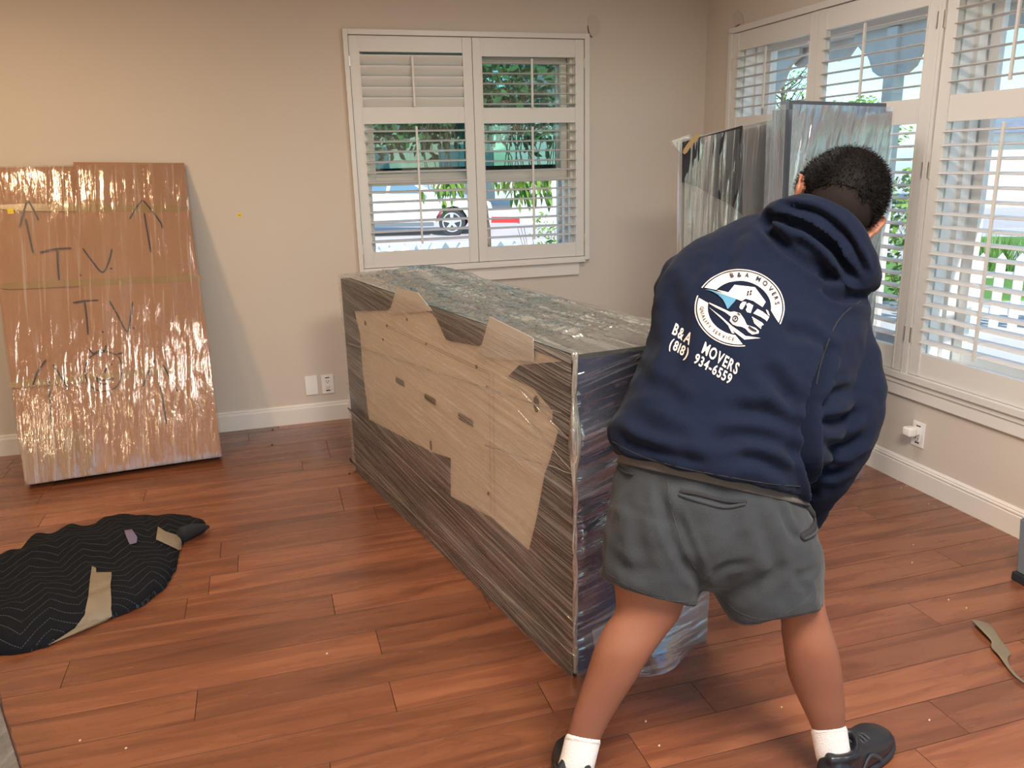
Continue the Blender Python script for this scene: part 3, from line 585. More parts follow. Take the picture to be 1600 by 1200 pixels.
q = onx(1425, 300, 4.5); hd = empty('shrub', (q.x, q.y, -.3)); tag(hd, 'green shrub glimpsed between the tall wrapped slab and shutter post', 'shrub')
bm = bmesh.new(); tube(bm, [(0, 0, 0), (0, 0, .9)], [.03, .015], 6, 2); build('stem', bm, M['bark'], hd); bm = bmesh.new(); crown(bm, (0, 0, .9), (.5, .5, .8), 1200, .1, rg, .1); build('foliage', bm, M['leaf'], hd)['kind'] = 'stuff'
# ------------------------------------------------------------------ ceiling lamps: small warm ones on the left, wide ones added as unseen fill
for nm, loc, wt, lab in (('ceiling_lamp', (-4.1, -1.45, 2.6), (24, (1, .68, .38), .10), 'small warm ceiling lamp nearest the back wall'), ('ceiling_lamp', (-4.95, -5.7, 2.6), (50, (1, .72, .46), .22), 'small warm ceiling lamp on the left, farther from the back wall'), ('ceiling_lamp', (-2.0, -4.6, 2.6), (112, (1, .87, .74), .46), 'wide round neutral fill lamp added over the camera'), ('ceiling_lamp', (-1.3, -1.9, 2.6), (16, (.98, .95, .93), .46), 'wide round cool fill lamp added above the wrapped dresser')):
    root = empty(nm, loc); tag(root, lab, 'lamp'); bm = bmesh.new(); RL = wt[2]; cyl(bm, (0, 0, -.03), (0, 0, 0), RL, n=36); build('base', bm, M['trim'], root)
    bm = bmesh.new(); cyl(bm, (0, 0, -.07), (0, 0, -.03), RL * .92, RL * .95, n=36); build('diffuser', bm, M['lamp'], root)
    l = bpy.data.lights.new('lamp_light', 'AREA'); l.shape = 'DISK'; l.size = RL * 1.8; l.energy = wt[0]; l.color = wt[1]; lo = bpy.data.objects.new('lamp_light', l); COL.objects.link(lo); lo.parent = root; lo.location = (0, 0, -.075)
def bw(name, bm, mt, root, smooth=False, sub=None):
    """mesh given in world coordinates -> child of root (an unrotated empty), or of a part of it"""
    bmesh.ops.translate(bm, verts=bm.verts, vec=-root.location); return build(name, bm, mt, sub or root, smooth)
def ribbon(bm, pts, wdt, n, k=5, lift=.0006, th=.0004):
    """flat stroke of width wdt on a plane with normal n"""
    pts = [V(p) for p in cat([np.array(p) for p in pts], k)] if k > 1 else [V(p) for p in pts]; n = V(n).normalized(); A = []; B = []
    for i, p in enumerate(pts):
        t = (pts[min(i + 1, len(pts) - 1)] - pts[max(i - 1, 0)]).normalized(); s = n.cross(t) * wdt * .5 * (1 if 0 < i < len(pts) - 1 else .55)
        A.append(bm.verts.new(p + n * lift + s)); B.append(bm.verts.new(p + n * lift - s))
    for i in range(len(pts) - 1): bm.faces.new([A[i], A[i + 1], B[i + 1], B[i]])
# ------------------------------------------------------------------ wall fittings
def plate(name, c, axis, lab, duplex=True, plug=False):
    root = empty(name, c); tag(root, lab, 'outlet' if duplex else 'wall plate')
    def bx(bm, s0, s1, z0, z1, q0, q1, bev=0):
        if axis == 'x': box(bm, s0, s1, -q1, -q0, z0, z1, bev)
        else: box(bm, -q1, -q0, s0, s1, z0, z1, bev)
    bm = bmesh.new(); bx(bm, -.036, .036, -.058, .058, 0, .006, .002); build('cover', bm, M['plate'], root)
    for z in ((-.045, .045)):
        bm = bmesh.new(); bx(bm, -.0028, .0028, z - .0028, z + .0028, .005, .0075, .0006); build('screw', bm, M['plate'], root)
    if duplex:
        bm = bmesh.new(); bx(bm, -.0165, .0165, -.034, .034, .005, .0095, .0015); rc = build('receptacle', bm, M['plate'], root)
        for z in (-.019, .019):
            bm = bmesh.new(); 
            for s in (-.0065, .0065): bx(bm, s - .0014, s + .0014, z - .0045, z + .0055, .0092, .0102)
            bx(bm, -.0025, .0025, z - .012, z - .008, .0092, .0102); build('slot', bm, M['slot'], rc)
        for z in (-.040, .040): bm = bmesh.new(); bx(bm, -.012, .012, z - .003, z + .003, .0055, .0068); build('marking', bm, M['slot'], root)
    if plug:
        bm = bmesh.new(); bx(bm, -.016, .022, .002, .036, .0095, .034, .004); bx(bm, -.020, .026, -.001, .039, .030, .072, .007); p = tag(build('plug_adapter', bm, M['clear'], None, True), 'white plug-in adapter in the outlet under the right window', 'plug'); p.location = c
plate('wall_plate', (-2.586, 0, .228), 'x', 'blank white wall plate left of the double outlet', False)
plate('wall_outlet', (-2.491, 0, .227), 'x', 'white double outlet under the left window, beside blank plate')
plate('wall_outlet', (0, -2.036, .252), 'y', 'white outlet on right wall low under the window', True, True)
bm = bmesh.new(); box(bm, -.011, .011, -.0015, 0, -.010, .010); o = tag(build('sticker', bm, M['yellow']), 'small yellow sticker on the bare wall right of the cardboard package', 'sticker'); o.location = (-2.891, 0, 1.246); o.rotation_euler = (0, .15, 0)
bm = bmesh.new(); box(bm, -.007, .007, -.0019, -.001, -.002, .001); build('ink_mark', bm, M['slot'], o)
def patch(name, pts, P, N, lab, crack):
    bm = bmesh.new(); N = V(N); q = [onp(u, v, P, N) for u, v in pts]; prism(bm, [p + N * .0005 for p in q], N * .0025); a = q[0]
    o = tag(build(name, bm, M['patch']), lab, 'wall patch'); bm = bmesh.new(); ribbon(bm, [onp(u, v, P, N) for u, v in crack], .006, N, 3, .004); build('crack', bm, M['slot'], o)
patch('wall_patch', [(918, 28), (922, 22), (932, 24), (938, 36), (937, 52), (928, 58), (919, 50)], (0, 0, 0), (0, -1, 0), 'rough plaster patch at the upper right corner of the left window', [(918, 40), (919, 48), (922, 56), (925, 59)])
patch('wall_patch', [(1145, 22), (1152, 16), (1160, 22), (1163, 35), (1157, 42), (1147, 45)], (0, 0, 0), (-1, 0, 0), 'rough plaster patch at the corner window top left corner', [(1147, 44), (1152, 41), (1157, 38)])
# ------------------------------------------------------------------ television package leaning on the back wall
TB = [onz(40, 758, .028), onz(347, 713, .028), ony(288, 255, -.105), ony(-30, 262, -.105)]; TB[2] = onp(288, 255, TB[0], (TB[1] - TB[0]).cross(TB[3] - TB[0]))   # front corners: BL BR TR TL
tN = (TB[1] - TB[0]).cross(TB[3] - TB[0]).normalized()
if tN.y > 0: tN = -tN
tth = .095
root = empty('television_package', (TB[0].x, TB[0].y, 0)); tag(root, 'tall flat cardboard television package in stretch film leaning on the back wall', 'package'); tv = root
def onT(u, v): return onp(u, v, TB[0], tN)
def c1(x, y): return onT(x / 2.1825, 230 + y / 2.1825)
TBk = [p - tN * tth for p in TB]
for p in TBk: p.y = min(p.y, -.004)
for i in (0, 1): TBk[i].z = max(TBk[i].z, .001)
bm = bmesh.new(); hexa(bm, [TB[0], TB[1], TBk[1], TBk[0], TB[3], TB[2], TBk[2], TBk[3]])
bmesh.ops.recalc_face_normals(bm, faces=bm.faces); bmesh.ops.bevel(bm, geom=bm.edges[:], offset=.006, segments=2, affect='EDGES'); bw('box', bm, M['card'], root)
# overlapping cardboard sheet
bm = bmesh.new(); q = [c1(250, 52), c1(628, 55), c1(655, 300), c1(715, 700), c1(752, 1048), c1(330, 1112), c1(300, 700), c1(262, 300)]; prism(bm, [p + tN * .001 for p in q], tN * .004); bw('overlap_sheet', bm, M['card'], root)
for pts, wd in (([(0, 205), (640, 212)], .038), ([(0, 475), (300, 462), (690, 447)], .036), ([(30, 812), (300, 788), (718, 742)], .036)):
    bm = bmesh.new(); ribbon(bm, [c1(*p) for p in pts], wd, tN, 6, .0058); bw('tape_band', bm, M['tape'], root)
bm = bmesh.new(); q = [c1(62, 975), c1(300, 960), c1(325, 1108), c1(85, 1140)]; prism(bm, [p + tN * .0012 for p in q], tN * .0006); bw('tape_patch', bm, M['cardin'], root)
strokes = [[(95, 182), (80, 225), (67, 275)], [(97, 182), (115, 215), (132, 250)], [(88, 245), (100, 300), (113, 362)],
 [(484, 182), (460, 215), (443, 247)], [(488, 182), (520, 220), (550, 262), (553, 278)], [(492, 225), (503, 290), (515, 360)],
 [(137, 360), (190, 348), (244, 345)], [(196, 345), (198, 400), (202, 455)], [(272, 437), (280, 438)], [(282, 345), (315, 390), (350, 428), (372, 390), (382, 348)], [(375, 415), (384, 415)],
 [(250, 531), (290, 525), (337, 523)], [(289, 527), (296, 580), (301, 640)], [(347, 630), (354, 631)], [(374, 525), (405, 580), (434, 630), (446, 580), (452, 528)], [(453, 617), (459, 618)],
 [(158, 726), (130, 765), (113, 813)], [(181, 742), (210, 785), (233, 825)], [(168, 783), (170, 870), (181, 967)],
 [(528, 726), (505, 770), (488, 818)], [(556, 742), (582, 790), (606, 835)], [(543, 775), (555, 860), (569, 946)],
 [(350, 698), (310, 715), (290, 760), (305, 810), (345, 832), (395, 820), (415, 775), (408, 720), (375, 700), (345, 700)], [(303, 688), (320, 708)], [(358, 698), (362, 676)], [(400, 706), (420, 702)],
 [(332, 742), (340, 739)], [(377, 742), (384, 741)], [(363, 750), (358, 770)], [(330, 786), (338, 805), (360, 808), (380, 797), (388, 787)], [(330, 786), (350, 795), (388, 787)], [(318, 705), (345, 694), (372, 700)]]
for s in strokes:
    bm = bmesh.new(); ribbon(bm, [c1(*p) for p in s], .0085 if len(s) < 9 else .006, tN, 5, .0066); bw('marker_stroke', bm, M['marker'], root)
bm = bmesh.new(); q = c1(37, 220); prism(bm, [q + tN * .0075 + V((sx * .014, 0, sz * .014)) for sx, sz in ((-1, -1), (1, -1), (1, 1), (-1, 1))], tN * .001); bw('sticker', bm, M['yellow'], root)
def filmsheet(bm, P, nu, nv, amp, uvs, seed=0, along='v', off=.008, edge=.02):
    """wrinkled film over the quad P (4 corners), pushed off along its normal"""
    P = [V(p) for p in P]; n = (P[1] - P[0]).cross(P[3] - P[0]).normalized(); Lu = (P[1] - P[0]).length; Lv = (P[3] - P[0]).length
    ca, sa = math.cos(uvs), math.sin(uvs)
    def f(s, t):
        p = P[0].lerp(P[1], s).lerp(P[3].lerp(P[2], s), t); x, y = s * Lu, t * Lv; a, b = x * ca + y * sa, -x * sa + y * ca
        h = abs(noise.noise(V((a * 1.6, b * 38, seed)))) * .7 + abs(noise.noise(V((a * 3, b * 13, seed + 5)))) + .5 * noise.noise(V((a * 5, b * 6, seed + 9)))
        e = min(s * Lu, (1 - s) * Lu, t * Lv, (1 - t) * Lv); return p + n * (off + amp * h * min(1, e / edge))
    grid(bm, f, nu, nv, lambda s, t: (s * Lu * ca + t * Lv * sa, -s * Lu * sa + t * Lv * ca))
bm = bmesh.new(); filmsheet(bm, [TB[0], TB[1], TB[2], TB[3]], 150, 90, .005, math.radians(86), 1, off=.0085)
filmsheet(bm, [TB[1], TBk[1], TBk[2], TB[2]], 14, 60, .004, math.radians(90), 2, off=.006); filmsheet(bm, [TBk[0], TB[0], TB[3], TBk[3]], 10, 60, .004, math.radians(90), 3, off=.006); filmsheet(bm, [TB[3], TB[2], TBk[2], TBk[3]], 60, 10, .003, 0, 4, off=.004)
for v in bm.verts: v.co.y = min(v.co.y, -.002)
bw('stretch_film', bm, M['filmT'], root, True)
# ------------------------------------------------------------------ wrapped dresser
N0 = V((-2.016, -2.897, 0)); F0 = V((-2.445, -.914, 0)); E0 = V((-1.548, -2.845, 0)); G0 = F0 + V((.463, .104, 0)); H = 1.0
root = empty('wrapped_dresser', (-2.0, -1.9, 0)); tag(root, 'long low pale dresser in dark blankets and clear stretch film, gripped by the mover', 'dresser')
up = V((0, 0, 1)); sN = (F0 - N0).cross(up).normalized()
if sN.x > 0: sN = -sN
eN = V((E0 - N0).cross(up)).normalized()
if eN.y > 0: eN = -eN
ins = .012; cen = (N0 + F0 + E0 + G0) / 4
core = [p.lerp(cen, .018) for p in (N0, E0, G0, F0)]
bm = bmesh.new(); hexa(bm, [p + up * .012 for p in core] + [p + up * (H - .02) for p in core]); bmesh.ops.recalc_face_normals(bm, faces=bm.faces); bmesh.ops.bevel(bm, geom=bm.edges[:], offset=.004, segments=2, affect='EDGES'); bw('body', bm, M['beige'], root)
sP = core[0]
def onS(u, v): return onp(u, v, sP, sN)
def c4(x, y): return onS(520 + x / 1.765, 400 + y / 1.765)
ax = (core[3] - core[0]).normalized()
def to2(p): return ((p - sP).dot(ax), (p - sP).z)
def fr2(q): return sP + ax * q[0] + up * q[1]
def face_piece(name, outer, mt, th=.006, lift=.0005, holes=(), wob=0):
    pts, tr = fillpoly(outer, holes); bm = bmesh.new(); a = [bm.verts.new(fr2(p) + sN * lift) for p in pts]; b = [bm.verts.new(fr2(p) + sN * (lift + th)) for p in pts]
    for t in tr: bm.faces.new([b[i] for i in t]); bm.faces.new([a[i] for i in t][::-1])
    k = 0
    for loop in [outer] + list(holes):
        n = len(loop)
        for i in range(n): bm.faces.new([a[k + i], a[k + (i + 1) % n], b[k + (i + 1) % n], b[k + i]])
        k += n
    return bw(name, bm, mt, root)
Ls = (core[3] - core[0]).length; rect = [(0, 0), (Ls, 0), (Ls, H - .02), (0, H - .02)]
hole = [to2(c4(*p)) for p in ((60, 152), (150, 150), (182, 88), (238, 96), (278, 125), (290, 172), (318, 232), (405, 248), (440, 166), (520, 200), (600, 255), (640, 290), (520, 300), (490, 330), (560, 365), (612, 425), (612, 460), (628, 480), (605, 560), (590, 600), (568, 720), (545, 815), (440, 722), (325, 662), (325, 558), (272, 540), (100, 450), (84, 330), (75, 215))]
hole = [(min(max(a, .01), Ls - .01), min(max(b, .01), H - .03)) for a, b in hole]
face_piece('blanket_side', rect, M['blanket'], .007, .0005, [hole])
# folds in the lower blanket
for a, b, w_ in (((60, 500), (660, 1130), .02), ((50, 560), (600, 1120), .03), ((45, 420), (330, 700), .02), ((60, 545), (640, 1090), .018)):
    bm = bmesh.new(); p0, p1 = c4(*a), c4(*b); tube(bm, [p0 + sN * .004, p0.lerp(p1, .5) + sN * .006, p1 + sN * .004], [(w_ * .3, .004), (w_, .009), (w_ * .5, .005)], 10, 4, flatn=sN); 
    for v in bm.verts: v.co.z = max(v.co.z, .014)
    bw('blanket_fold', bm, M['blanket'], root, True)
# seams, hand slots, screws on the pale board
for a, b in (((432, 325), (436, 722)), ((443, 325), (447, 728)), ((150, 190), (430, 320)), ((150, 196), (430, 326))):
    bm = bmesh.new(); ribbon(bm, [c4(*a), c4(*b)], .004, sN, 1, .001); bw('board_seam', bm, M['seam'], root)
for cx, cy, L in ((186, 347, .075), (269, 395, .085), (367, 451, .095)):
    c = to2(c4(cx, cy)); r = .011; pts = [(c[0] + L / 2 * sx + r * math.cos(t), c[1] + r * math.sin(t)) for sx, rng in ((1, range(-4, 5)), (-1, range(4, 13))) for t in [k_ * math.pi / 8 for k_ in rng]]
    face_piece('hand_slot', pts, M['slot'], .0012, .0004); rim_ = [(c[0] + (x - c[0]) * 1.06, c[1] + (y - c[1]) * 1.25) for x, y in pts]; face_piece('slot_rim', rim_, M['seam'], .0014, .0004, [pts])
for cx, cy, rx, ry in ((562, 408, .016, .026), (271, 522, .010, .022), (90, 185, .012, .012)):
    c = to2(c4(cx, cy)); face_piece('cable_hole', [(c[0] + rx * math.cos(k_ * math.pi / 8), c[1] + ry * math.sin(k_ * math.pi / 8)) for k_ in range(16)], M['slot'], .0012, .0004)
for cx, cy in ((150, 192), (139, 230), (258, 243), (397, 305), (426, 362), (430, 655), (205, 175)):
    bm = bmesh.new(); p = c4(cx, cy); cyl(bm, p, p + sN * .003, .006, n=10); bw('screw', bm, M['crumbd'], root)
# raised pale cardboard corners at the top edge
for q in (((182, 88), (240, 100), (280, 150), (160, 160)), ((440, 166), (560, 225), (560, 290), (408, 278))):
    face_piece('cardboard_corner', [to2(c4(*p)) for p in q], M['palec'], .002, .0074)
# end blanket, top blanket
def lump(P, nu, nv, amp, seed, off, sc=5):
    P = [V(p) for p in P]; n = (P[1] - P[0]).cross(P[3] - P[0]).normalized(); bm = bmesh.new()
    def f(s, t):
        p = P[0].lerp(P[1], s).lerp(P[3].lerp(P[2], s), t); e = min(1, min(s, 1 - s, t, 1 - t) * 12); return p + n * (off + e * amp * (.5 + noise.noise(V((p.x * sc + seed, p.y * sc, p.z * sc * 1.6))) + .5 * noise.noise(V((p.x * sc * 3, p.y * sc * 3, p.z * sc * 2 + seed)))))
    grid(bm, f, nu, nv, lambda s, t: (s, t)); return bm
bm = bmesh.new(); q = [onp(u, v, N0 + eN * .0, eN) for u, v in ((935, 1047), (1103, 1001), (1108, 905), (1040, 925), (985, 950), (925, 985))]; prism(bm, [p - eN * .001 for p in q], eN * .003); bw('painted_glare', bm, M['greyg'], root)  # grey piece painting the bright window reflection low on the end
bw('blanket_end', lump([core[0] + up * .014, core[1] + up * .014, core[1] + up * (H - .02), core[0] + up * (H - .02)], 40, 60, .016, 3, .002), M['navyb'], root, True)
tp = up * (H - .02)
bw('blanket_top', lump([core[0] + tp, core[1] + tp, core[2] + tp, core[3] + tp], 30, 90, .006, 7, .001), M['greyb'], root, True)
def onTop(u, v): return onz(u, v, H - .018)
for nm, q, mt, th in (('paper_sheet', ((640, 432), (705, 440), (830, 500), (775, 498), (705, 478), (652, 460)), M['greyb'], .005), ('cardboard_sheet', ((790, 492), (880, 505), (1000, 512), (985, 533), (912, 541), (808, 510)), M['greyg'], .005)):
    bm = bmesh.new(); prism(bm, [onTop(*p) + up * .007 for p in q], up * th); bw(nm, bm, mt, root)
bm = bmesh.new(); prism(bm, [onTop(*p) + up * .004 for p in ((556, 430), (610, 424), (640, 432), (650, 455), (600, 444), (556, 432))], up * .005); bw('blanket_corner', bm, M['dark'], root)
# film: sides, end, top, corner post of bunched film
bm = bmesh.new(); q = [F0, N0, N0 + up * H, F0 + up * H]; filmsheet(bm, q, 240, 130, .005, math.radians(-5), 11, off=.011); 
bw('film_side', bm, M['filmD'], root, True)
bm = bmesh.new(); filmsheet(bm, [N0, E0, E0 + up * H, N0 + up * H], 80, 150, .012, math.radians(14), 21, off=.004); bw('film_end', bm, M['filmE'], root, True)
bm = bmesh.new(); filmsheet(bm, [E0, G0, G0 + up * H, E0 + up * H], 90, 50, .006, 0, 22, off=.004); filmsheet(bm, [G0, F0, F0 + up * H, G0 + up * H], 40, 50, .006, 0, 23, off=.004); bw('film_back', bm, M['filmD'], root, True)
bm = bmesh.new(); P = [N0 + up * H, E0 + up * H, G0 + up * H, F0 + up * H]
def ftop(s, t):
    p = P[0].lerp(P[1], s).lerp(P[3].lerp(P[2], s), t); e = min(1, min(s, 1 - s, t, 1 - t) * 9)
    b = math.exp(-((t - .80) / .13) ** 2 - ((s - .55) / .42) ** 2) * .045      # bunched ridge over the far end
    c = abs(noise.noise(V((p.x * 14, p.y * 4, 1)))) * .014 + abs(noise.noise(V((p.x * 55, p.y * 7, 2)))) * .012 + abs(noise.noise(V((p.x * 8, p.y * 45, 5)))) * .010
    return p + up * (.002 + e * (b + c) - .004)
grid(bm, ftop, 70, 260, lambda s, t: (t * 2 + s * .3, s * .47)); bw('film_top', bm, M['filmTop'], root, True)
bm = bmesh.new()
for k_ in range(5):
    o_ = (sN + eN) * .004 + V((nz((k_, 0, 0), 3), nz((0, k_, 0), 3), 0)) * .006
    tube(bm, [N0 + o_ + up * (.03 + .97 * j / 14) + V((nz((j, k_, 0), .9), nz((k_, j, 3), .9), 0)) * .012 for j in range(15)], [.004 + .005 * abs(nz((j, 5, k_), 1.3)) + (.010 if j in (10, 11) else 0) for j in range(15)], 8, 3)
uvl = bm.loops.layers.uv.verify()
for f_ in bm.faces:
    for l in f_.loops: l[uvl].uv = (l.vert.co.z, (l.vert.co.x + l.vert.co.y) * 2)
bw('film_corner', bm, M['filmTop'], root, True)
# raised twists of film running across the side
for a, b in (((60, 560), (680, 1100)), ((60, 430), (680, 1010)), ((430, 520), (680, 600)), ((50, 240), (640, 430)), ((490, 330), (680, 520)), ((520, 420), (680, 600))):
    bm = bmesh.new(); p0, p1 = c4(*a) + sN * .014, c4(*b) + sN * .014; tube(bm, [p0.lerp(p1, t) + sN * .003 * nz((t * 9, a[0], 0)) + up * .004 * nz((t * 7, a[1], 2)) for t in [j / 10 for j in range(11)]], [.0022 + .0015 * abs(nz((j, a[0], 4))) for j in range(11)], 6, 2)
    for v in bm.verts: v.co.z = max(v.co.z, .004)
    uvl = bm.loops.layers.uv.verify(); bw('film_twist', bm, M['filmTop'], root, True)
# film lip bulging at the foot of the end
bm = bmesh.new()
def flip(s, t):
    p = N0.lerp(E0, .12 + s * .8); b = math.sin(math.pi * s) ** 1.5 * .085; return p + eN * (.006 + b * (1 - t) ** 2) + up * (.003 + .17 * t + .004 * nz(p + up * t, 30))
grid(bm, flip, 40, 14, lambda s, t: (s * .5, t * .2)); bw('film_lip', bm, M['filmE'], root, True)
# ------------------------------------------------------------------ tall wrapped items in the corner
def slab_(rootname, lab, P, depth, mb, mf, mname, seed, ang, bev, topslope=True):
    """P: front face corners BL BR TR TL"""
    P = [V(p) for p in P]; root = empty(rootname, (P[0].x, P[0].y, 0)); tag(root, lab, 'wrapped furniture'); bk = V((0, depth, 0))
    bm = bmesh.new(); hexa(bm, [P[0], P[1], P[1] + bk, P[0] + bk, P[3], P[2], P[2] + bk, P[3] + bk]); bmesh.ops.recalc_face_normals(bm, faces=bm.faces); bmesh.ops.bevel(bm, geom=bm.edges[:], offset=bev, segments=4, affect='EDGES')
    bw(mname, bm, mb, root, False)
    bm = bmesh.new(); h = P[3].z
    o_ = .006; Q = [P[0] + V((bev * .3, 0, .01)), P[1] + V((-bev * .3, 0, .01)), P[2] + V((-bev * .7, 0, -bev * .5)), P[3] + V((bev * .7, 0, -bev * .5))]
    filmsheet(bm, Q, 110, 150, .009, ang, seed, off=o_, edge=.03)
    filmsheet(bm, [P[0] + bk, P[0], P[3] - up * bev * .5, P[3] + bk - up * bev * .5], 8, 50, .003, math.radians(90), seed + 1, off=.003)
    bw('stretch_film', bm, mf, root, True); return root
B0 = [V((-.672, -1.9, 0)), V((-.158, -1.9, 0)), V((-.166, -1.9, 1.698)), V((-.715, -1.9, 1.712))]
sb = slab_('wrapped_slab', 'tallest glossy film-wrapped dark slab standing behind the mover\'s head', B0, .13, M['blueg'], M['filmB'], 'blanket', 31, math.radians(80), .035)
for u0, v0, u1, v1, mt in ((1290, 245, 1345, 280, M['dark']), (1345, 185, 1402, 240, M['dark'])):
    pass
A0 = [V((-.955, -1.55, 0)), V((-.42, -1.55, 0)), V((-.42, -1.55, 1.672)), V((-.985, -1.55, 1.572))]
sa_ = slab_('wrapped_panel', 'grey film-wrapped panel with sloping top in the room corner, left of the tallest slab', A0, .04, M['greyg'], M['filmA'], 'blanket', 41, math.radians(88), .012)  # flat wrapped panel, contents unknown
def onA(u, v, q=0): return ony(u, v, -1.55 - .004 - q)
bm = bmesh.new(); prism(bm, [onA(*p) for p in ((1066, 222), (1160, 196), (1160, 335), (1138, 318), (1112, 306), (1090, 292), (1066, 284))], V((0, -.002, 0))); bw('dark_cloth', bm, M['blanket'], sa_)
bm = bmesh.new(); ribbon(bm, [onA(1068, 240, .012), onA(1078, 225, .012), onA(1092, 210, .012)], .022, (0, -1, 0), 3, .001); bw('corner_tape', bm, M['tape'], sa_)
bm = bmesh.new(); q = onA(1221, 197, .016); prism(bm, [q + V((sx * .009, 0, sz * .022)) for sx, sz in ((-1, -1), (1, -1), (1, 1), (-1, 1))], V((0, -.001, 0))); bw('sticker', bm, M['yellow'], sa_)
bm = bmesh.new(); prism(bm, [ony(*p, -1.53) for p in ((1049, 220), (1080, 209), (1068, 246))], V((0, .02, 0))); uvl = bm.loops.layers.uv.verify(); bw('film_flap', bm, M['filmTop'], sa_)
# ------------------------------------------------------------------ quilted blanket heap on the floor
def floorblob(outline, hmax, res, puff, seed, uvrot=.2, edge=.10, rise=None):
    pts = [onz(u, v, 0) for u, v in outline]; xs = [p.x for p in pts]; ys = [p.y for p in pts]; n = len(pts)
    def inside(x, y):
        c = False
        for i in range(n):
            a, b = pts[i], pts[i - 1]
            if (a.y > y) != (b.y > y) and x < (b.x - a.x) * (y - a.y) / (b.y - a.y) + a.x: c = not c
        return c
    def dist(x, y):
        d = 9
        for i in range(n):
            a, b = pts[i - 1], pts[i]; abx, aby = b.x - a.x, b.y - a.y; t = max(0, min(1, ((x - a.x) * abx + (y - a.y) * aby) / (abx * abx + aby * aby + 1e-12))); d = min(d, math.hypot(x - a.x - t * abx, y - a.y - t * aby))
        return d
    bm = bmesh.new(); uvl = bm.loops.layers.uv.verify(); vm = {}
    x0, y0 = min(xs) - res, min(ys) - res; nx = int((max(xs) - x0) / res) + 2; ny = int((max(ys) - y0) / res) + 2
    for i in range(nx):
        for j in range(ny):
            x, y = x0 + i * res, y0 + j * res
            if inside(x, y):
                d = dist(x, y); h = hmax * min(1, d / edge) ** .5 if d < edge else hmax
                h = h * (1 + .45 * nz((x, y, 0), 3.2, seed)) + puff * min(1, d / .03) * (abs(nz((x, y * .6, 1), 9, seed)) * 1.4 + .5 * nz((x, y, 2), 18, seed))
                if rise: h += rise(x, y) * min(1, d / .05)
                vm[i, j] = bm.verts.new((x, y, max(.006, h)))
    for (i, j), v in list(vm.items()):
        q = [(i, j), (i + 1, j), (i + 1, j + 1), (i, j + 1)]
        if all(a in vm for a in q):
            f_ = bm.faces.new([vm[a] for a in q]); c, s = math.cos(uvrot), math.sin(uvrot)
            for l in f_.loops:
                a, b = l.vert.co.x, l.vert.co.y; k_ = .03 * nz((a, b, 3), 4, seed); l[uvl].uv = (a * c + b * s + k_, -a * s + b * c + k_ * 1.5 + l.vert.co.z * .5)
    ed = [e for e in bm.edges if e.is_boundary]; r = bmesh.ops.extrude_edge_only(bm, edges=ed); nv = [g for g in r['geom'] if isinstance(g, bmesh.types.BMVert)]
    for v in nv:
        # outward and down for a rolled rim
        v.co.z = .003
    bmesh.ops.smooth_vert(bm, verts=[v for v in bm.verts if v.co.z > .004], factor=.5, use_axis_x=True, use_axis_y=True, use_axis_z=True)
    for _ in range(4): bmesh.ops.smooth_vert(bm, verts=[v for v in bm.verts if v.co.z < .02], factor=.5, use_axis_x=True, use_axis_y=True, use_axis_z=False)
    return bm
bo = [(-70, 905), (0, 880), (25, 868), (52, 842), (85, 838), (112, 822), (140, 830), (158, 815), (190, 809), (300, 808), (326, 819), (322, 830), (290, 850), (282, 862), (281, 885), (262, 920), (225, 950), (175, 970), (120, 985), (80, 1012), (30, 1026), (-60, 1030)]
bh = empty('quilted_blanket', (-3.5, -1.7, 0)); tag(bh, 'black quilted moving blanket with zigzag stitching heaped on the floor', 'blanket')
bm = floorblob(bo, .055, .011, .016, 2, .35, .12); bb = bw('cloth', bm, M['quilt'], bh, True)
# rolled tip
bm = bmesh.new(); a, b, c = onz(285, 836, .03), onz(305, 828, .03), onz(325, 823, .02); tube(bm, [a, b, c], [(.05, .03), (.035, .025), (.008, .008)], 12, 4); bw('rolled_tip', bm, M['blanket'], bh, True)
dg = bpy.context.evaluated_depsgraph_get()
def bvh_of(o):
    bpy.context.view_layer.update(); me = o.data; mw = o.matrix_world; return BVHTree.FromPolygons([mw @ v.co for v in me.vertices], [p.vertices[:] for p in me.polygons])
BB = bvh_of(bb)
def hit(B, u, v, off=0):
    d = ray(u, v).normalized(); r = B.ray_cast(CC, d)
    if r[0] is None:
        near = B.find_nearest(CC + d * 2.0); return near[0] - d * off, near[1]
    n = r[1] if r[1].dot(d) < 0 else -r[1]; return r[0] + n * off, n
def conform(bm_pts, B, off):   # polygon px -> dense patch on the surface
    pts, tr = fillpoly(bm_pts); bm = bmesh.new(); vs = [bm.verts.new((p[0], p[1], 0)) for p in pts]; [bm.faces.new([vs[i] for i in t]) for t in tr]
    for _ in range(4):
        ed = [e for e in bm.edges if e.calc_length() > 6]
        if ed: bmesh.ops.subdivide_edges(bm, edges=ed, cuts=1, use_grid_fill=False); bmesh.ops.triangulate(bm, faces=bm.faces)
    for v in bm.verts: v.co = hit(B, v.co.x, v.co.y, off)[0]
    return bm
z7_ = lambda x, y: (x / 2.857, 780 + y / 2.857)
for nm, q, mt, lab in (('tape_strip', ((410, 305), (428, 312), (430, 333), (498, 332), (494, 420), (500, 535), (480, 548), (375, 568), (330, 580), (380, 520), (395, 440)), M['paper'], None), ('tape_strip', ((705, 128), (738, 150), (790, 165), (805, 185), (803, 238), (760, 215), (697, 185)), M['paper'], None), ('tag_label', ((555, 145), (590, 140), (612, 175), (610, 200), (580, 208)), M['pad'], 'printed blue and brown fabric tag')):
    o = bw(nm, conform([z7_(*p) for p in q], BB, .006), mt, bh)
    if lab: o['label'] = lab
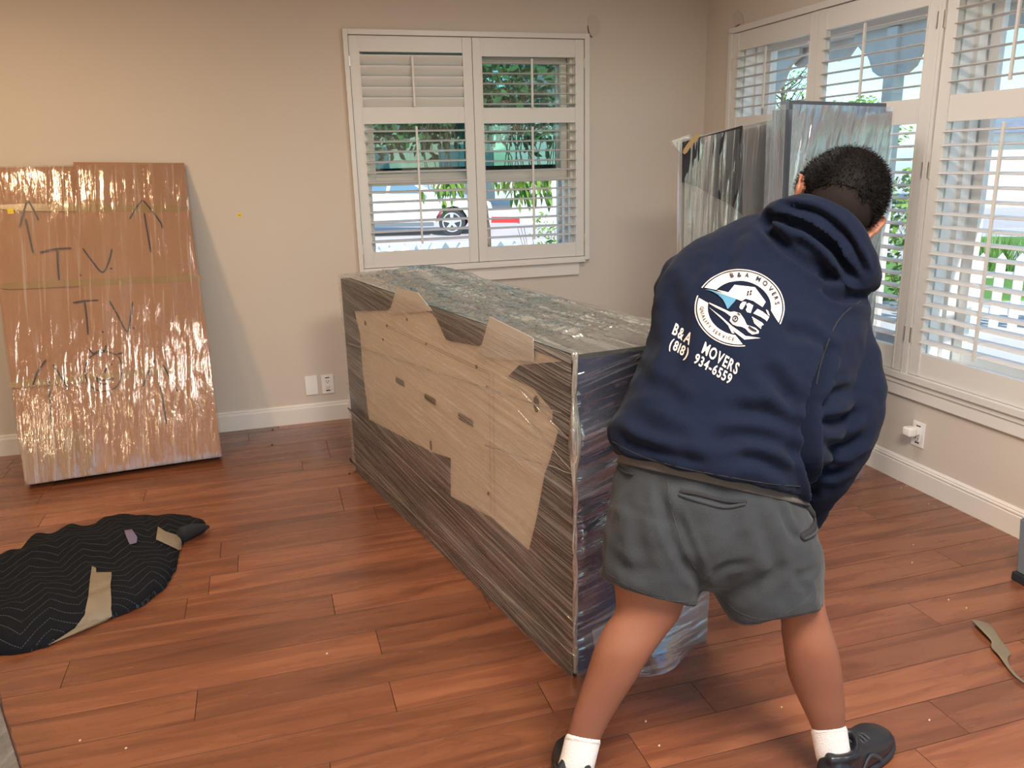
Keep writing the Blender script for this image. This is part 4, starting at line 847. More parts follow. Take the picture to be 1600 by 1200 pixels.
# ------------------------------------------------------------------ strap scrap left, tape scrap right, package corner, grey bin
sc = empty('strap_scrap', onz(20, 880)); tag(sc, 'crumpled brown tape scrap at the left edge behind the quilted blanket', 'tape scrap')
def strapm(pts, wd, seed):
    bm = bmesh.new(); P = [onz(u, v, .012 + .014 * abs(nz((i, seed, 0), .8))) for i, (u, v) in enumerate(pts)]; tube(bm, P, [(wd * (1 + .4 * nz((i, 2, seed), .9)), .003) for i in range(len(P))], 10, 4, flatn=(nz((seed, 1, 2), 3) * .8, .2, 1)); return bm
bw('strip', strapm([(47, 846), (38, 862), (28, 878), (15, 888), (-5, 900)], .022, 1), M['tan'], sc); bw('strip', strapm([(-12, 880), (5, 884), (22, 878), (38, 885)], .018, 2), M['tan'], sc); bw('strip', strapm([(30, 876), (40, 880), (50, 882)], .02, 3), M['filmTop'] if False else M['paper'], sc)
z9 = lambda x, y: (1120 + x / 3.333, 900 + y / 3.333)
ts = empty('tape_scrap', onz(1570, 1010)); tag(ts, 'twisted strip of used packing tape on the floor near the right edge', 'tape scrap')
bm = bmesh.new(); P = [z9(*p) for p in ((1372, 238), (1395, 262), (1425, 300), (1462, 345), (1480, 385), (1492, 420), (1515, 465), (1560, 520), (1620, 565), (1680, 600))]
R_ = [.030, .032, .026, .022, .030, .014, .008, .007, .006, .006]
tube(bm, [onz(u, v, .008 + .010 * abs(nz((i, 0, 0), .7))) for i, (u, v) in enumerate(P)], [(r * .9, .002 + .003 * abs(nz((i, 1, 0), .9))) for i, r in enumerate(R_)], 12, 5, flatn=(.3, .1, 1)); bw('strip', bm, M['paper'], ts)
pk = empty('wrapped_package', (-3.9, -2.85, 0)); tag(pk, 'film-wrapped package corner at the lower left edge of the picture', 'package')
bm = bmesh.new(); q0, q1 = onz(-4, 1105, 0), onz(30, 1215, 0); dd = (q1 - q0).normalized(); nn = V((-dd.y, dd.x, 0)); nn = nn if nn.x < 0 else -nn; a, b = q0 - dd * .05, q1 + dd * .6
fb = [a, b, b + nn * .6, a + nn * .6]; hexa(bm, fb + [p + up * .10 for p in fb]); bmesh.ops.recalc_face_normals(bm, faces=bm.faces); bmesh.ops.bevel(bm, geom=bm.edges[:], offset=.02, segments=3, affect='EDGES'); bw('contents', bm, M['greyb'], pk)
bm = bmesh.new(); filmsheet(bm, [b, a, a + up * .1, b + up * .1], 60, 14, .010, 1.2, 51, off=.004); filmsheet(bm, [a + up * .1, a + nn * .6 + up * .1, b + nn * .6 + up * .1, b + up * .1], 50, 50, .012, .8, 52, off=.004); bw('stretch_film', bm, M['filmB'], pk, True)
gb = empty('grey_bin', (-.2, -2.95, 0)); tag(gb, 'grey plastic bin at the right edge by the baseboard', 'bin')
bm = bmesh.new(); x0 = -.305; P0 = [(x0, -3.25), (-.04, -3.25), (-.04, -2.862), (x0, -2.862)]
hexa(bm, [V((x, y, .03)) for x, y in P0] + [V((x - (.012 if x < -.2 else 0), y + (.01 if y > -3 else 0), .24)) for x, y in P0]); bmesh.ops.recalc_face_normals(bm, faces=bm.faces); bmesh.ops.bevel(bm, geom=bm.edges[:], offset=.006, segments=2, affect='EDGES'); bw('tub', bm, M['grey'], gb)
bm = bmesh.new(); box(bm, x0 - .012, -.03, -3.26, -2.855, 0, .032, .006); bw('foot', bm, M['dark'], gb)
# floor debris
rg = random.Random(9); spots = [(426, 672), (425, 696), (1402, 751), (1408, 763), (1416, 760), (546, 741), (1427, 852), (1425, 880), (1451, 788), (511, 1022), (125, 1158), (1009, 1128), (1030, 1166), (1221, 1106), (1482, 938), (1510, 951), (1452, 1126), (197, 1170), (531, 653), (555, 738)]
LAB = ['dark crumb close to the baseboard between package and dresser', 'second dark crumb farther from the baseboard than its twin', 'pale speck by the right baseboard below the outlet, leftmost of three', 'pale speck by the right baseboard below the outlet, lowest of three', 'pale speck by the right baseboard below the outlet, rightmost of three', 'dark crumb at the far foot of the wrapped dresser',
 'pale speck on the floor right of the mover, upper of a close pair', 'pale speck on the floor right of the mover, lower of a close pair', 'tiny pale speck a step out from the right baseboard', 'yellowish speck alone on the floor left of the dresser', 'pale speck at the lower left of the floor', 'pale speck on the floor between the mover\'s legs, nearer the dresser', 'pale speck on the floor between the mover\'s legs, nearer the camera', 'pale speck beside the mover\'s right calf', 'pale speck above the twisted tape scrap, on its left', 'pale speck just above the tip of the twisted tape scrap', 'pale speck on the plank left of the twisted tape scrap', 'pale speck left of the lowest plank seam at lower left', 'dark crumb touching the baseboard beside the dresser', 'dark crumb just left of the dresser\'s far foot']
for i, (u, v) in enumerate(spots):
    dk = v < 745 and u < 600; p = onz(u, v, 0); bm = bmesh.new(); s = .006 if dk else .0035
    ellipsoid(bm, V((0, 0, s * .6)), V((s, s * .3, 0)), V((0, s * .8, .2 * s)), V((0, 0, s * .7)), 7, 5); o = build('crumb', bm, M['crumbd'] if dk else M['crumb']); o.location = p
    tag(o, LAB[i], 'debris')
# ------------------------------------------------------------------ the mover
man = empty('person', (-1.85, -3.36, 0)); tag(man, 'man in navy hoodie and grey shorts bending forward, seen from behind, gripping the wrapped dresser', 'person')
def meshw(name, me, mt, root, smooth=True, sub=None):
    me.transform(Matrix.Translation(-root.location)); me.materials.clear(); me.materials.append(mt)
    if smooth: me.shade_smooth()
    o = bpy.data.objects.new(name, me); COL.objects.link(o); o.parent = sub or root; return o
FH = V((CF.x, CF.y, 0)).normalized()
def pr(L, R, d, tb, dl=0, dr=0, grow=0, k=1.0):
    a, b = U(*L, d + dl), U(*R, d + dr); A = (b - a) / 2; A = A * (1 + grow / A.length); ctr = (a + b) / 2
    q = CF.lerp((ctr - CC).normalized(), k).normalized(); B = q - A.normalized() * q.dot(A.normalized()); return (ctr, A, B.normalized() * (tb + grow))
torso = [((960, 702), (1256, 776), 1.86, .178), ((952, 668), (1270, 738), 1.86, .18), ((975, 620), (1300, 700), 1.865, .168), ((1000, 560), (1320, 640), 1.87, .165), ((1018, 497), (1342, 570), 1.88, .16), ((1036, 430), (1356, 505), 1.90, .15), ((1064, 394), (1350, 462), 1.92, .135), ((1108, 362), (1335, 425), 1.93, .115), ((1165, 340), (1322, 398), 1.935, .095), ((1212, 324), (1325, 372), 1.94, .075)]
trs = lambda g, sel=slice(None): [pr(L, R, d, tb, grow=g) for L, R, d, tb in torso[sel]]
rS, rE, rW = U(1300, 486, 1.93), U(1322, 642, 1.90), U(1276, 772, 2.02)
lS, lE, lW = U(1078, 452, 1.98), U(1080, 560, 2.26), U(1190, 640, 2.42)
Hr = V((-1.56, -2.93, .60)); Hl = V((-1.70, -2.88, .72))
lW = Hl + V((-.03, -.10, .05)); rW = U(1268, 788, 2.04)
def arm(bm, S, E, W, rs): tube(bm, [S, S.lerp(E, .5), E, E.lerp(W, .5), W], rs, 20, 4)
# head frame
imu = (CR * .461 + CU * .887).normalized(); imr = (CR * .887 - CU * .461).normalized()
pt = math.radians(24); Hu = (imu * math.cos(pt) + CF * math.sin(pt)).normalized(); Hf = (CF * math.cos(pt) - imu * math.sin(pt)).normalized(); Hrt = imr
HC = U(1308, 316, 1.89)
def hp(x, y, z): return HC + Hrt * x + Hf * y + Hu * z
def skull(bm, g=0):
    ellipsoid(bm, hp(0, -.005, .018), Hrt * (.092 + g), Hf * (.105 + g), Hu * (.102 + g), 28, 18)
    ellipsoid(bm, hp(0, .022, -.045), Hrt * (.064 + g), Hf * (.072 + g), Hu * (.082 + g), 24, 16)
bm = bmesh.new(); skull(bm)
ellipsoid(bm, hp(0, .058, -.095), Hrt * .032, Hf * .028, Hu * .024)            # chin
ellipsoid(bm, hp(0, .086, .012), Hrt * .052, Hf * .016, Hu * .014)             # brow
tube(bm, [hp(0, .092, .005), hp(0, .108, -.025), hp(0, .116, -.042)], [.009, .012, .014], 10, 3)   # nose
ellipsoid(bm, hp(.012, .104, -.046), Hrt * .010, Hf * .009, Hu * .008); ellipsoid(bm, hp(-.012, .104, -.046), Hrt * .010, Hf * .009, Hu * .008)
for s in (-1, 1):
    ellipsoid(bm, hp(s * .045, .070, -.030), Hrt * .022, Hf * .020, Hu * .020)
    # ear: rim and lobe
    pts = [hp(s * .084, -.002, -.056), hp(s * .092, .006, -.060), hp(s * .100, -.014, -.046), hp(s * .108, -.028, -.020), hp(s * .108, -.022, .004), hp(s * .102, .000, .008), hp(s * .090, .008, -.008)]
    tube(bm, pts, [.007, .008, .007, .0065, .006, .006, .005], 10, 3); ellipsoid(bm, hp(s * .095, -.005, -.024), Hrt * .006, Hf * .016, Hu * .026)
nb = U(1286, 392, 2.0)
tube(bm, [hp(0, .03, -.04), hp(0, .04, -.09), nb + V((0, 0, .01)), U(1262, 430, 2.02)], [.052, .052, .052, .055], 20, 3)
loft(bm, trs(-.040), 28, 3)
arm(bm, rS, rE, rW, [.052, .048, .043, .038, .030]); arm(bm, lS, lE, lW, [.052, .048, .043, .038, .030])
# legs
def legrings(rows):
    return [pr((a, y), (b, y2), d, t) for a, b, y, y2, d, t in rows]
pel = [pr((962, 700), (1266, 775), 1.86, .13, grow=-.015), pr((955, 790), (1280, 850), 1.87, .14, grow=-.02)]
loft(bm, [pr((985, 690), (1245, 760), 1.875, .115), pr((968, 760), (1268, 820), 1.865, .135), pr((990, 820), (1262, 870), 1.87, .12)], 24, 3)
LL = [(965, 1100, 800, 830, 1.87, .095), (955, 1080, 880, 900, 1.875, .088), (963, 1062, 948, 962, 1.88, .068), (946, 1040, 976, 992, 1.885, .062), (929, 1014, 1012, 1028, 1.89, .064), (917, 992, 1050, 1064, 1.905, .060), (904, 970, 1088, 1098, 1.92, .050), (892, 950, 1124, 1132, 1.935, .040), (884, 934, 1158, 1166, 1.95, .035), (876, 926, 1190, 1198, 1.955, .037)]
RR = [(1120, 1275, 830, 850, 1.87, .095), (1150, 1284, 890, 890, 1.875, .085), (1216, 1287, 955, 948, 1.88, .066), (1222, 1297, 985, 982, 1.89, .060), (1227, 1308, 1020, 1018, 1.90, .062), (1233, 1314, 1055, 1052, 1.92, .060), (1247, 1318, 1090, 1086, 1.94, .050), (1262, 1320, 1122, 1118, 1.955, .041), (1272, 1321, 1150, 1146, 1.975, .035), (1278, 1326, 1180, 1176, 1.985, .036)]
for RW in (LL, RR): loft(bm, legrings(RW), 22, 3)
footR = [V((-1.60, -3.515, 0)), V((-1.362, -3.405, 0))]; footL = [V((-2.222, -3.415, 0)), V((-2.135, -3.18, 0))]
for (h_, t_), an in ((footR, legrings(RR)[-1][0]), (footL, legrings(LL)[-1][0])):
    tube(bm, [an, h_.lerp(t_, .3) + up * .06, h_.lerp(t_, .7) + up * .035, h_.lerp(t_, .95) + up * .028], [.036, .036, .033, .022], 14, 3)
# hands: palm, four fingers and thumb closing on the dresser
def hand(bm, W, P, out, fd, side):
    """W wrist, P palm centre, out palm normal toward the held thing, fd finger direction, side thumb side"""
    fd = fd.normalized(); out = out.normalized(); sd = fd.cross(out).normalized() * side
    tube(bm, [W, W.lerp(P, .5), P - fd * .01, P + fd * .035], [(.026, .022), (.030, .019), (.040, .015), (.038, .012)], 16, 4, flatn=out)
    for i, (o_, L, r) in enumerate(((.029, .070, .0088), (.010, .080, .0092), (-.010, .074, .0088), (-.028, .058, .0078))):
        a = P + sd * o_ + fd * .03; b = a + fd * L * .45 + out * .004; c = b + fd * L * .22 + out * L * .24; d_ = c + out * L * .26 - fd * L * .02
        tube(bm, [a - fd * .02, a, b, c, d_], [r * 1.05, r * 1.08, r, r * .95, r * .8], 10, 3)
    a = P + sd * .030 - fd * .030; tube(bm, [a - sd * .012, a + sd * .018 + fd * .012 + out * .006, a + sd * .032 + fd * .034 + out * .016, a + sd * .030 + fd * .056 + out * .026], [.014, .0125, .011, .009], 10, 3)
bme = remesh(bm, .0075, 5); body = meshw('body', bme, M['skin'], man)
def palmP(Hp): return Hp
for W, Pm, sd in ((rW, V((-1.60, -2.925, .60)), 1), (lW, V((-1.72, -2.935, .78)), -1)):
    bm = bmesh.new(); fd = (V((0, .25, -1)) if sd < 0 else V((.35, .6, -.6))); 
    hb = bmesh.new()
# real hands: joined into the body below
bm = bmesh.new()
hand(bm, lW, V((-1.735, -2.945, .74)), V((0, 1, .0)), V((.15, .05, -1)), 1)
hand(bm, rW, U(1262, 838, 2.10), V((-.3, 1, 0)), V((-.25, .25, -1)), -1)
hm = remesh(bm, .004, 3, .4); bmj = bmesh.new(); bmj.from_mesh(body.data); hm.transform(Matrix.Translation(-man.location)); bmj.from_mesh(hm); bmj.to_mesh(body.data); bmj.free(); body.data.shade_smooth()
bmn = bmesh.new()
# eyes, lips
for s in (-1, 1):
    bm = bmesh.new(); ellipsoid(bm, hp(s * .032, .077, -.010), Hrt * .0125, Hf * .0125, Hu * .0115, 14, 10); e = bw('eye', bm, M['eye'], man, True); bm = bmesh.new(); ellipsoid(bm, hp(s * .032, .0865, -.011), Hrt * .0055, Hf * .0035, Hu * .0055, 12, 8); bw('iris', bm, M['iris'], man, True, e)
bm = bmesh.new(); tube(bm, [hp(-.022, .084, -.072), hp(-.01, .092, -.069), hp(0, .094, -.071), hp(.01, .092, -.069), hp(.022, .084, -.072)], [.003, .005, .005, .005, .003], 8, 3); bw('lips', bm, M['lip'], man, True)
# hair: dark crop with a shorter faded nape
def hairfn(low, zlim, g, name, mt, n, L):
    bm = bmesh.new(); ellipsoid(bm, hp(0, -.005, .018), Hrt * (.092 + g), Hf * (.105 + g), Hu * (.103 + g), 56, 40)
    bm2 = bmesh.new(); ellipsoid(bm2, hp(0, -.03, -.04), Hrt * (.066 + g), Hf * (.062 + g), Hu * (.07 + g), 40, 26)
    def loc(p): q = p - HC; return q.dot(Hrt), q.dot(Hf), q.dot(Hu)
    kill = []
    for v in bm.verts:
        x, y, z = loc(v.co); lim = zlim + max(0, y + .01) * 1.5 + .012 * nz(v.co, 20) + (.0 if y < 0 else 0)
        if z < lim: kill.append(v)
    bmesh.ops.delete(bm, geom=kill, context='VERTS'); bm2.free()
    for v in bm.verts: d = (v.co - HC).normalized(); v.co += d * .004 * nz(v.co, 60)
    pts = [(v.co.copy(), (v.co - HC).normalized()) for v in bm.verts]; rg = random.Random(4)
    for i in range(n):
        p, d = rg.choice(pts); p = p + V((rg.gauss(0, .004), rg.gauss(0, .004), rg.gauss(0, .004))); d = (d + V((rg.gauss(0, .3), rg.gauss(0, .3), rg.gauss(0, .3)))).normalized(); s = d.orthogonal().normalized() * .0011
        p = p - d * .003; bm.faces.new([bm.verts.new(p - s), bm.verts.new(p + s), bm.verts.new(p + d * L * rg.uniform(.5, 1.1))])
    return bw(name, bm, mt, man, True)
hairfn(0, -.045, .006, 'hair', M['hair'], 26000, .009)
hf_ = bmesh.new(); ellipsoid(hf_, hp(0, -.005, .014), Hrt * .0945, Hf * .107, Hu * .104, 48, 34)
kill = [v for v in hf_.verts if (v.co - HC).dot(Hu) < -.085 + max(0, (v.co - HC).dot(Hf) + .02) * 1.6]; bmesh.ops.delete(hf_, geom=kill, context='VERTS'); o = bw('hair_fade', hf_, M['fade'], man, True); o['label'] = 'short faded hair on the nape'
# ---- shorts
bm = bmesh.new()
loft(bm, [pr((974, 700), (1250, 764), 1.865, .140), pr((964, 735), (1264, 800), 1.865, .148), pr((953, 780), (1274, 835), 1.868, .155), pr((950, 820), (1270, 868), 1.87, .15)], 32, 4)
loft(bm, [pr((950, 790), (1115, 850), 1.87, .135), pr((945, 850), (1100, 890), 1.875, .13), pr((941, 896), (1088, 938), 1.88, .118, k=.5), pr((940, 904), (1086, 946), 1.88, .116, k=.5)], 26, 3, flat=True)
loft(bm, [pr((1085, 835), (1276, 850), 1.87, .135), pr((1098, 880), (1282, 880), 1.875, .13), pr((1128, 950), (1284, 922), 1.88, .118, k=.5), pr((1140, 974), (1285, 942), 1.88, .114, k=.5)], 26, 3, flat=True)
sme = remesh(bm, .0075, 5)
def deform(me, fn):
    me.update(); ns = [v.normal.copy() for v in me.vertices]; 
    for v, n in zip(me.vertices, ns): v.co += n * fn(v.co)
    me.update()
def surf_bvh(me): return BVHTree.FromPolygons([v.co for v in me.vertices], [p.vertices[:] for p in me.polygons])
def creases(me, lines, base):
    """lines: (px points, width m, depth m); each carves a valley with soft shoulders"""
    B = surf_bvh(me); segs = []
    for pts, wd, dp in lines:
        P = []
        for u, v in [tuple(q) for q in cat([np.array(p, float) for p in pts], 5)]:
            r = B.ray_cast(CC, ray(u, v).normalized())
            if r[0] is not None: P.append(r[0])
        segs.append((P, wd, dp))
    def fn(p):
        d = base(p)
        for P, wd, dp in segs:
            best = 9
            for i in range(len(P) - 1):
                a, b = P[i], P[i + 1]; ab = b - a
                if (p - a).length > .12 + ab.length: continue
                t = max(0, min(1, (p - a).dot(ab) / (ab.dot(ab) + 1e-12))); taper = min(1, (i + t + .6) / 3, (len(P) - 1 - i - t + .6) / 3); q = (p - a - ab * t).length / wd
                if q < best: best = q; tp_ = taper
            if best < 3: d -= tp_ * dp * (math.exp(-best * best) - .45 * math.exp(-(best - 1.8) ** 2 * 1.5))
        return d
    deform(me, fn)
creases(sme, [([(1030, 760), (1048, 830), (1070, 880), (1098, 912)], .012, .010), ([(990, 790), (1000, 850), (1010, 900)], .018, .006), ([(1100, 905), (1075, 850), (1052, 790)], .01, .008), ([(1145, 800), (1150, 850), (1120, 900)], .02, .005), ([(1175, 790), (1200, 850), (1215, 900)], .016, .006), ([(1215, 785), (1235, 830), (1250, 845)], .010, .007), ([(1230, 880), (1200, 905), (1165, 930)], .015, .006), ([(955, 870), (985, 890), (1010, 895)], .016, .005), ([(1240, 900), (1262, 925), (1255, 935)], .010, .005), ([(1105, 910), (1130, 890), (1180, 880)], .012, .006), ([(1280, 880), (1262, 895), (1240, 900)], .01, .005)],
        lambda p: .007 * nz(p, 12) + .003 * nz(p, 30, 3))
shorts = meshw('shorts', sme, M['shorts'], man); SB = bvh_of(shorts)
def onsurf(name, B, pts, r, mt, sub, flat=None, off=.001):
    bm = bmesh.new(); P = [hit(B, u, v, off) for u, v in [tuple(q) for q in cat([np.array(p, float) for p in pts], 4)]]; tube(bm, [p[0] for p in P], [r] * len(P), 8, 1, flatn=P[0][1]); return bw(name, bm, mt, man, True, sub)
onsurf('back_pocket', SB, [(1064, 768), (1090, 772), (1130, 782), (1165, 784)], (.0045, .0035), M['dark'], shorts)
onsurf('pocket_flap', SB, [(1062, 773), (1090, 782), (1130, 792), (1163, 787)], (.004, .004), M['shorts'], shorts)
onsurf('back_pocket', SB, [(964, 728), (975, 736), (990, 740)], (.006, .003), M['dark'], shorts)
onsurf('side_pocket', SB, [(1245, 776), (1262, 795), (1273, 812), (1266, 830), (1252, 838)], (.009, .006), M['dark'], shorts, off=.002)
onsurf('side_pocket_edge', SB, [(1249, 772), (1268, 790), (1276, 812), (1270, 832), (1254, 842)], (.004, .005), M['shorts'], shorts, off=.004)
onsurf('hem_stitch', SB, [(944, 893), (980, 915), (1020, 932), (1060, 940), (1086, 940)], (.0012, .001), M['seamd'], shorts, off=-.0003)
onsurf('hem_stitch', SB, [(1136, 942), (1160, 960), (1200, 968), (1240, 952), (1280, 918)], (.0012, .001), M['seamd'], shorts, off=-.0003)
onsurf('back_seam', SB, [(1042, 745), (1050, 800), (1075, 870), (1100, 905)], (.0014, .001), M['seamd'], shorts, off=-.0005)
bm = bmesh.new(); loft(bm, [pr((972, 700), (1252, 766), 1.864, .146), pr((963, 722), (1262, 790), 1.864, .152)], 40, 3, flat=True); bw('waistband', bm, M['belt'], man, True, shorts)
# ---- hoodie
bm = bmesh.new(); loft(bm, trs(0), 36, 4, flat=True)
tube(bm, [U(1262, 450, 1.93), U(1296, 500, 1.915), U(1315, 560, 1.90), U(1320, 620, 1.89), U(1310, 680, 1.90), U(1290, 735, 1.95), U(1272, 775, 2.0), rW + (rW - rE) * .06], [.070, .082, .084, .086, .080, .066, .052, .046], 26, 4)
tube(bm, [U(1110, 440, 1.96), lS, lE, lE.lerp(lW, .5), lW], [.09, .086, .075, .062, .046], 26, 4)
# rib band at the hem, hood roll round the neck
loft(bm, [pr((958, 690), (1262, 762), 1.86, .176), pr((962, 706), (1256, 780), 1.861, .174)], 36, 3, flat=True)
tube(bm, [U(1192, 345, 1.93), U(1222, 328, 1.86), U(1262, 326, 1.82), U(1306, 345, 1.80), U(1338, 385, 1.80), U(1352, 425, 1.83), U(1346, 448, 1.90)], [.018, .026, .030, .032, .034, .036, .024], 20, 4)
tube(bm, [U(1230, 318, 1.93), U(1262, 314, 1.88), U(1306, 330, 1.865), U(1342, 370, 1.865), U(1360, 415, 1.88), U(1362, 446, 1.93), U(1335, 430, 2.03), U(1270, 370, 2.08), U(1228, 330, 2.0)], [.012, .012, .014, .015, .016, .015, .02, .02, .015], 14, 4)
ellipsoid(bm, U(1278, 392, 1.84), imr * .115, Hf * .05, imu * .065); ellipsoid(bm, U(1322, 425, 1.84), imr * .055, Hf * .05, imu * .05)
hme = remesh(bm, .0070, 3)
creases(hme, [([(1200, 338), (1250, 352), (1300, 385), (1338, 440)], .011, 0.0251), ([(1222, 322), (1280, 335), (1325, 375), (1352, 430)], .008, 0.0209), ([(1195, 348), (1225, 385), (1270, 420), (1310, 440)], .013, 0.0209), ([(1235, 372), (1262, 392), (1290, 420), (1300, 436)], .012, 0.0167),
    ([(1285, 440), (1310, 462), (1345, 465)], .014, 0.0209), ([(1268, 770), (1262, 720), (1262, 660), (1275, 600), (1300, 545)], .013, 0.0377),
    ([(1250, 640), (1215, 600), (1190, 570)], .018, 0.0167), ([(1258, 680), (1200, 650), (1140, 640)], .018, 0.0147), ([(1258, 720), (1220, 690), (1160, 680), (1110, 690)], .016, 0.0167), ([(1235, 745), (1190, 720), (1150, 715)], .014, 0.0147), ([(1300, 545), (1260, 520), (1225, 520)], .016, 0.0126),
    ([(1345, 640), (1310, 660), (1285, 660)], .014, 0.0167), ([(1350, 680), (1320, 700), (1290, 700)], .014, 0.0167), ([(1330, 610), (1300, 620), (1280, 640)], .014, 0.0147), ([(1320, 730), (1300, 740), (1280, 735)], .012, 0.0147),
    ([(965, 680), (1000, 700), (1050, 712), (1100, 728)], .016, 0.0126), ([(985, 650), (1030, 672), (1080, 690)], .018, 0.0105), ([(1040, 440), (1060, 520), (1050, 590)], .022, 0.0084), ([(1150, 348), (1140, 400), (1120, 440)], .018, 0.0105), ([(1000, 600), (1040, 610), (1070, 640)], .018, 0.0084)],
        lambda p: .010 * nz(p, 7) + .0060 * nz((p[0], p[1], p[2] * 1.6), 15, 3) + .0014 * nz(p, 40, 6))
hoodie = meshw('hoodie', hme, M['hoodie'], man); HB = bvh_of(hoodie)
onsurf('hem_seam', HB, [(957, 690), (1000, 712), (1060, 730), (1130, 744), (1200, 756), (1250, 760)], (.0016, .001), M['dark'], hoodie, off=0)
onsurf('shoulder_seam', HB, [(1345, 470), (1310, 500), (1285, 560), (1276, 600)], (.0016, .001), M['dark'], hoodie, off=0)
bm = bmesh.new(); d_ = (rW - rE).normalized(); tube(bm, [rW - d_ * .035, rW + d_ * .015, rW + d_ * .045], [.047, .044, .041], 20, 3); bw('cuff', bm, M['hoodie'], man, True, hoodie)
bm = bmesh.new(); d_ = (lW - lE).normalized(); tube(bm, [lW - d_ * .035, lW + d_ * .015, lW + d_ * .045], [.047, .044, .041], 20, 3); bw('cuff', bm, M['hoodie'], man, True, hoodie)
# ---- socks and shoes
def ringsl(rows, i0, g): return [(c, A * (1 + g / A.length), B * (1 + g / B.length)) for c, A, B in legrings(rows)[i0:]]
for rows, (h_, t_) in ((LL, footL), (RR, footR)):
    rr = ringsl(rows, 8 if rows is LL else 8, .004); c0 = rr[0]; bm = bmesh.new(); dn = (rr[-1][0] - rr[0][0])
    loft(bm, [(rr[0][0] - dn * (.15 if rows is RR else .10), rr[0][1] * 1.02, rr[0][2] * 1.02), rr[0], rr[-1], (rr[-1][0] + dn * .6 + (t_ - h_).normalized() * .01, rr[-1][1] * 1.05, rr[-1][2] * 1.2)], 28, 6)
    def rib(v): return .0012 * math.sin(v.co.z * 900)
    sk = bw('sock', bm, M['sock'], man, True)
    fd = (t_ - h_).normalized(); sd = fd.cross(up); L = (t_ - h_).length; bm = bmesh.new()
    S = lambda a, w_, h0, h1: (h_ + fd * a * L + up * (h0 + h1) / 2, sd * w_, up * (h1 - h0) / 2)
    loft(bm, [(h_ + fd * x * L + up * (zb + zt) / 2, sd * w_, up * (zt - zb) / 2) for x, w_, zb, zt in ((-.06, .026, .02, .075), (0, .036, .012, .098), (.15, .042, .012, .108), (.35, .042, .012, .098), (.55, .047, .012, .080), (.75, .052, .012, .066), (.92, .048, .014, .056), (1.03, .032, .02, .046))], 26, 4, 2.4)
    tube(bm, [h_ - fd * .005 + up * .10, h_ + fd * .05 + sd * .035 + up * .105, h_ + fd * .10 + up * .118, h_ + fd * .05 - sd * .035 + up * .105, h_ - fd * .005 + up * .10], [.012] * 5, 10, 4)
    shm = remesh(bm, .005, 3); sh_ = meshw('shoe', shm, M['shoe'], man)
    bm = bmesh.new(); loft(bm, [(h_ + fd * x * L + up * (.014 + .004 * (x > .9)), sd * w_, up * .0135) for x, w_ in ((-.09, .028), (0, .041), (.2, .044), (.4, .044), (.6, .050), (.8, .056), (.95, .050), (1.06, .034))], 26, 4, 3); so_ = bw('sole', bm, M['sole'], man, True, sh_)
    for i in range(5):
        a = .34 + i * .075; zt = .102 - (a - .3) * .085; bm = bmesh.new(); c = h_ + fd * a * L; tube(bm, [c - sd * .026 + up * (zt - .010), c + up * (zt + .004), c + sd * .026 + up * (zt - .010)], [(.004, .0025)] * 3, 8, 3, flatn=up); bw('lace', bm, M['lace'], man, True, sh_)
    for s in (-1, 1):
        bm = bmesh.new(); tube(bm, [h_ + fd * .25 * L + sd * s * .044 + up * .03, h_ + fd * .42 * L + sd * s * .043 + up * .07, h_ + fd * .62 * L + sd * s * .050 + up * .035], [(.006, .003)] * 3, 8, 4, flatn=sd); bw('overlay', bm, M['lace'], man, True, sh_)
# ---- print on the back
pr_c = lambda x, y: (1030 + x / 5.4545, 400 + y / 5.4545)
def decal(name, bm, mt, off, maxlen=14):
    """bm holds flat faces in print coordinates (x, y); they are laid on the fleece"""
    bmesh.ops.triangulate(bm, faces=bm.faces)
    for _ in range(4):
        ed = [e for e in bm.edges if e.calc_length() > maxlen]
        if not ed: break
        bmesh.ops.subdivide_edges(bm, edges=ed, cuts=1); bmesh.ops.triangulate(bm, faces=bm.faces)
    for v in bm.verts: p, n = hit(HB, *pr_c(v.co.x, v.co.y), off); v.co = p
    o = bw(name, bm, mt, man, False, hoodie); o['kind'] = 'stuff'; return o
def poly(bm, outer, holes=()):
    pts, tr = fillpoly(outer, holes); vs = [bm.verts.new((p[0], p[1], 0)) for p in pts]
    for t in tr:
        try: bm.faces.new([vs[i] for i in t])
        except ValueError: pass
def el(r, a): a = math.radians(a); return (685 + 380 * r * math.cos(a), 446 - 328 * r * math.sin(a))
def bandp(ro, ri, ao0, ao1, ai0, ai1, n=40): return [el(ro, ao0 + (ao1 - ao0) * i / n) for i in range(n + 1)] + [el(ri, ai1 + (ai0 - ai1) * i / n) for i in range(n + 1)]
bm = bmesh.new()
poly(bm, bandp(.945, .70, 146, -24, 138, -6)); poly(bm, bandp(1.0, .975, 148, -25, 148, -25)); poly(bm, bandp(.945, .71, 164, 274, 170, 262)); poly(bm, bandp(1.0, .975, 161, 277, 161, 277))
poly(bm, [(590, 312), (640, 250), (815, 270), (905, 395), (878, 440), (800, 388), (735, 368), (700, 388), (660, 368), (600, 340), (490, 293), (520, 296)])
poly(bm, [(470, 300), (600, 335), (690, 378), (702, 388), (660, 372), (590, 348), (500, 312)])
poly(bm, [(425, 400), (520, 440), (605, 480), (640, 475), (690, 492), (722, 540), (745, 590), (820, 615), (848, 640), (845, 662), (790, 672), (760, 650), (735, 622), (700, 605), (660, 600), (625, 585), (600, 555), (612, 520), (560, 480), (480, 440), (430, 412)])
poly(bm, [(425, 440), (520, 510), (620, 600), (735, 684), (862, 703), (725, 715), (640, 650), (540, 545)])
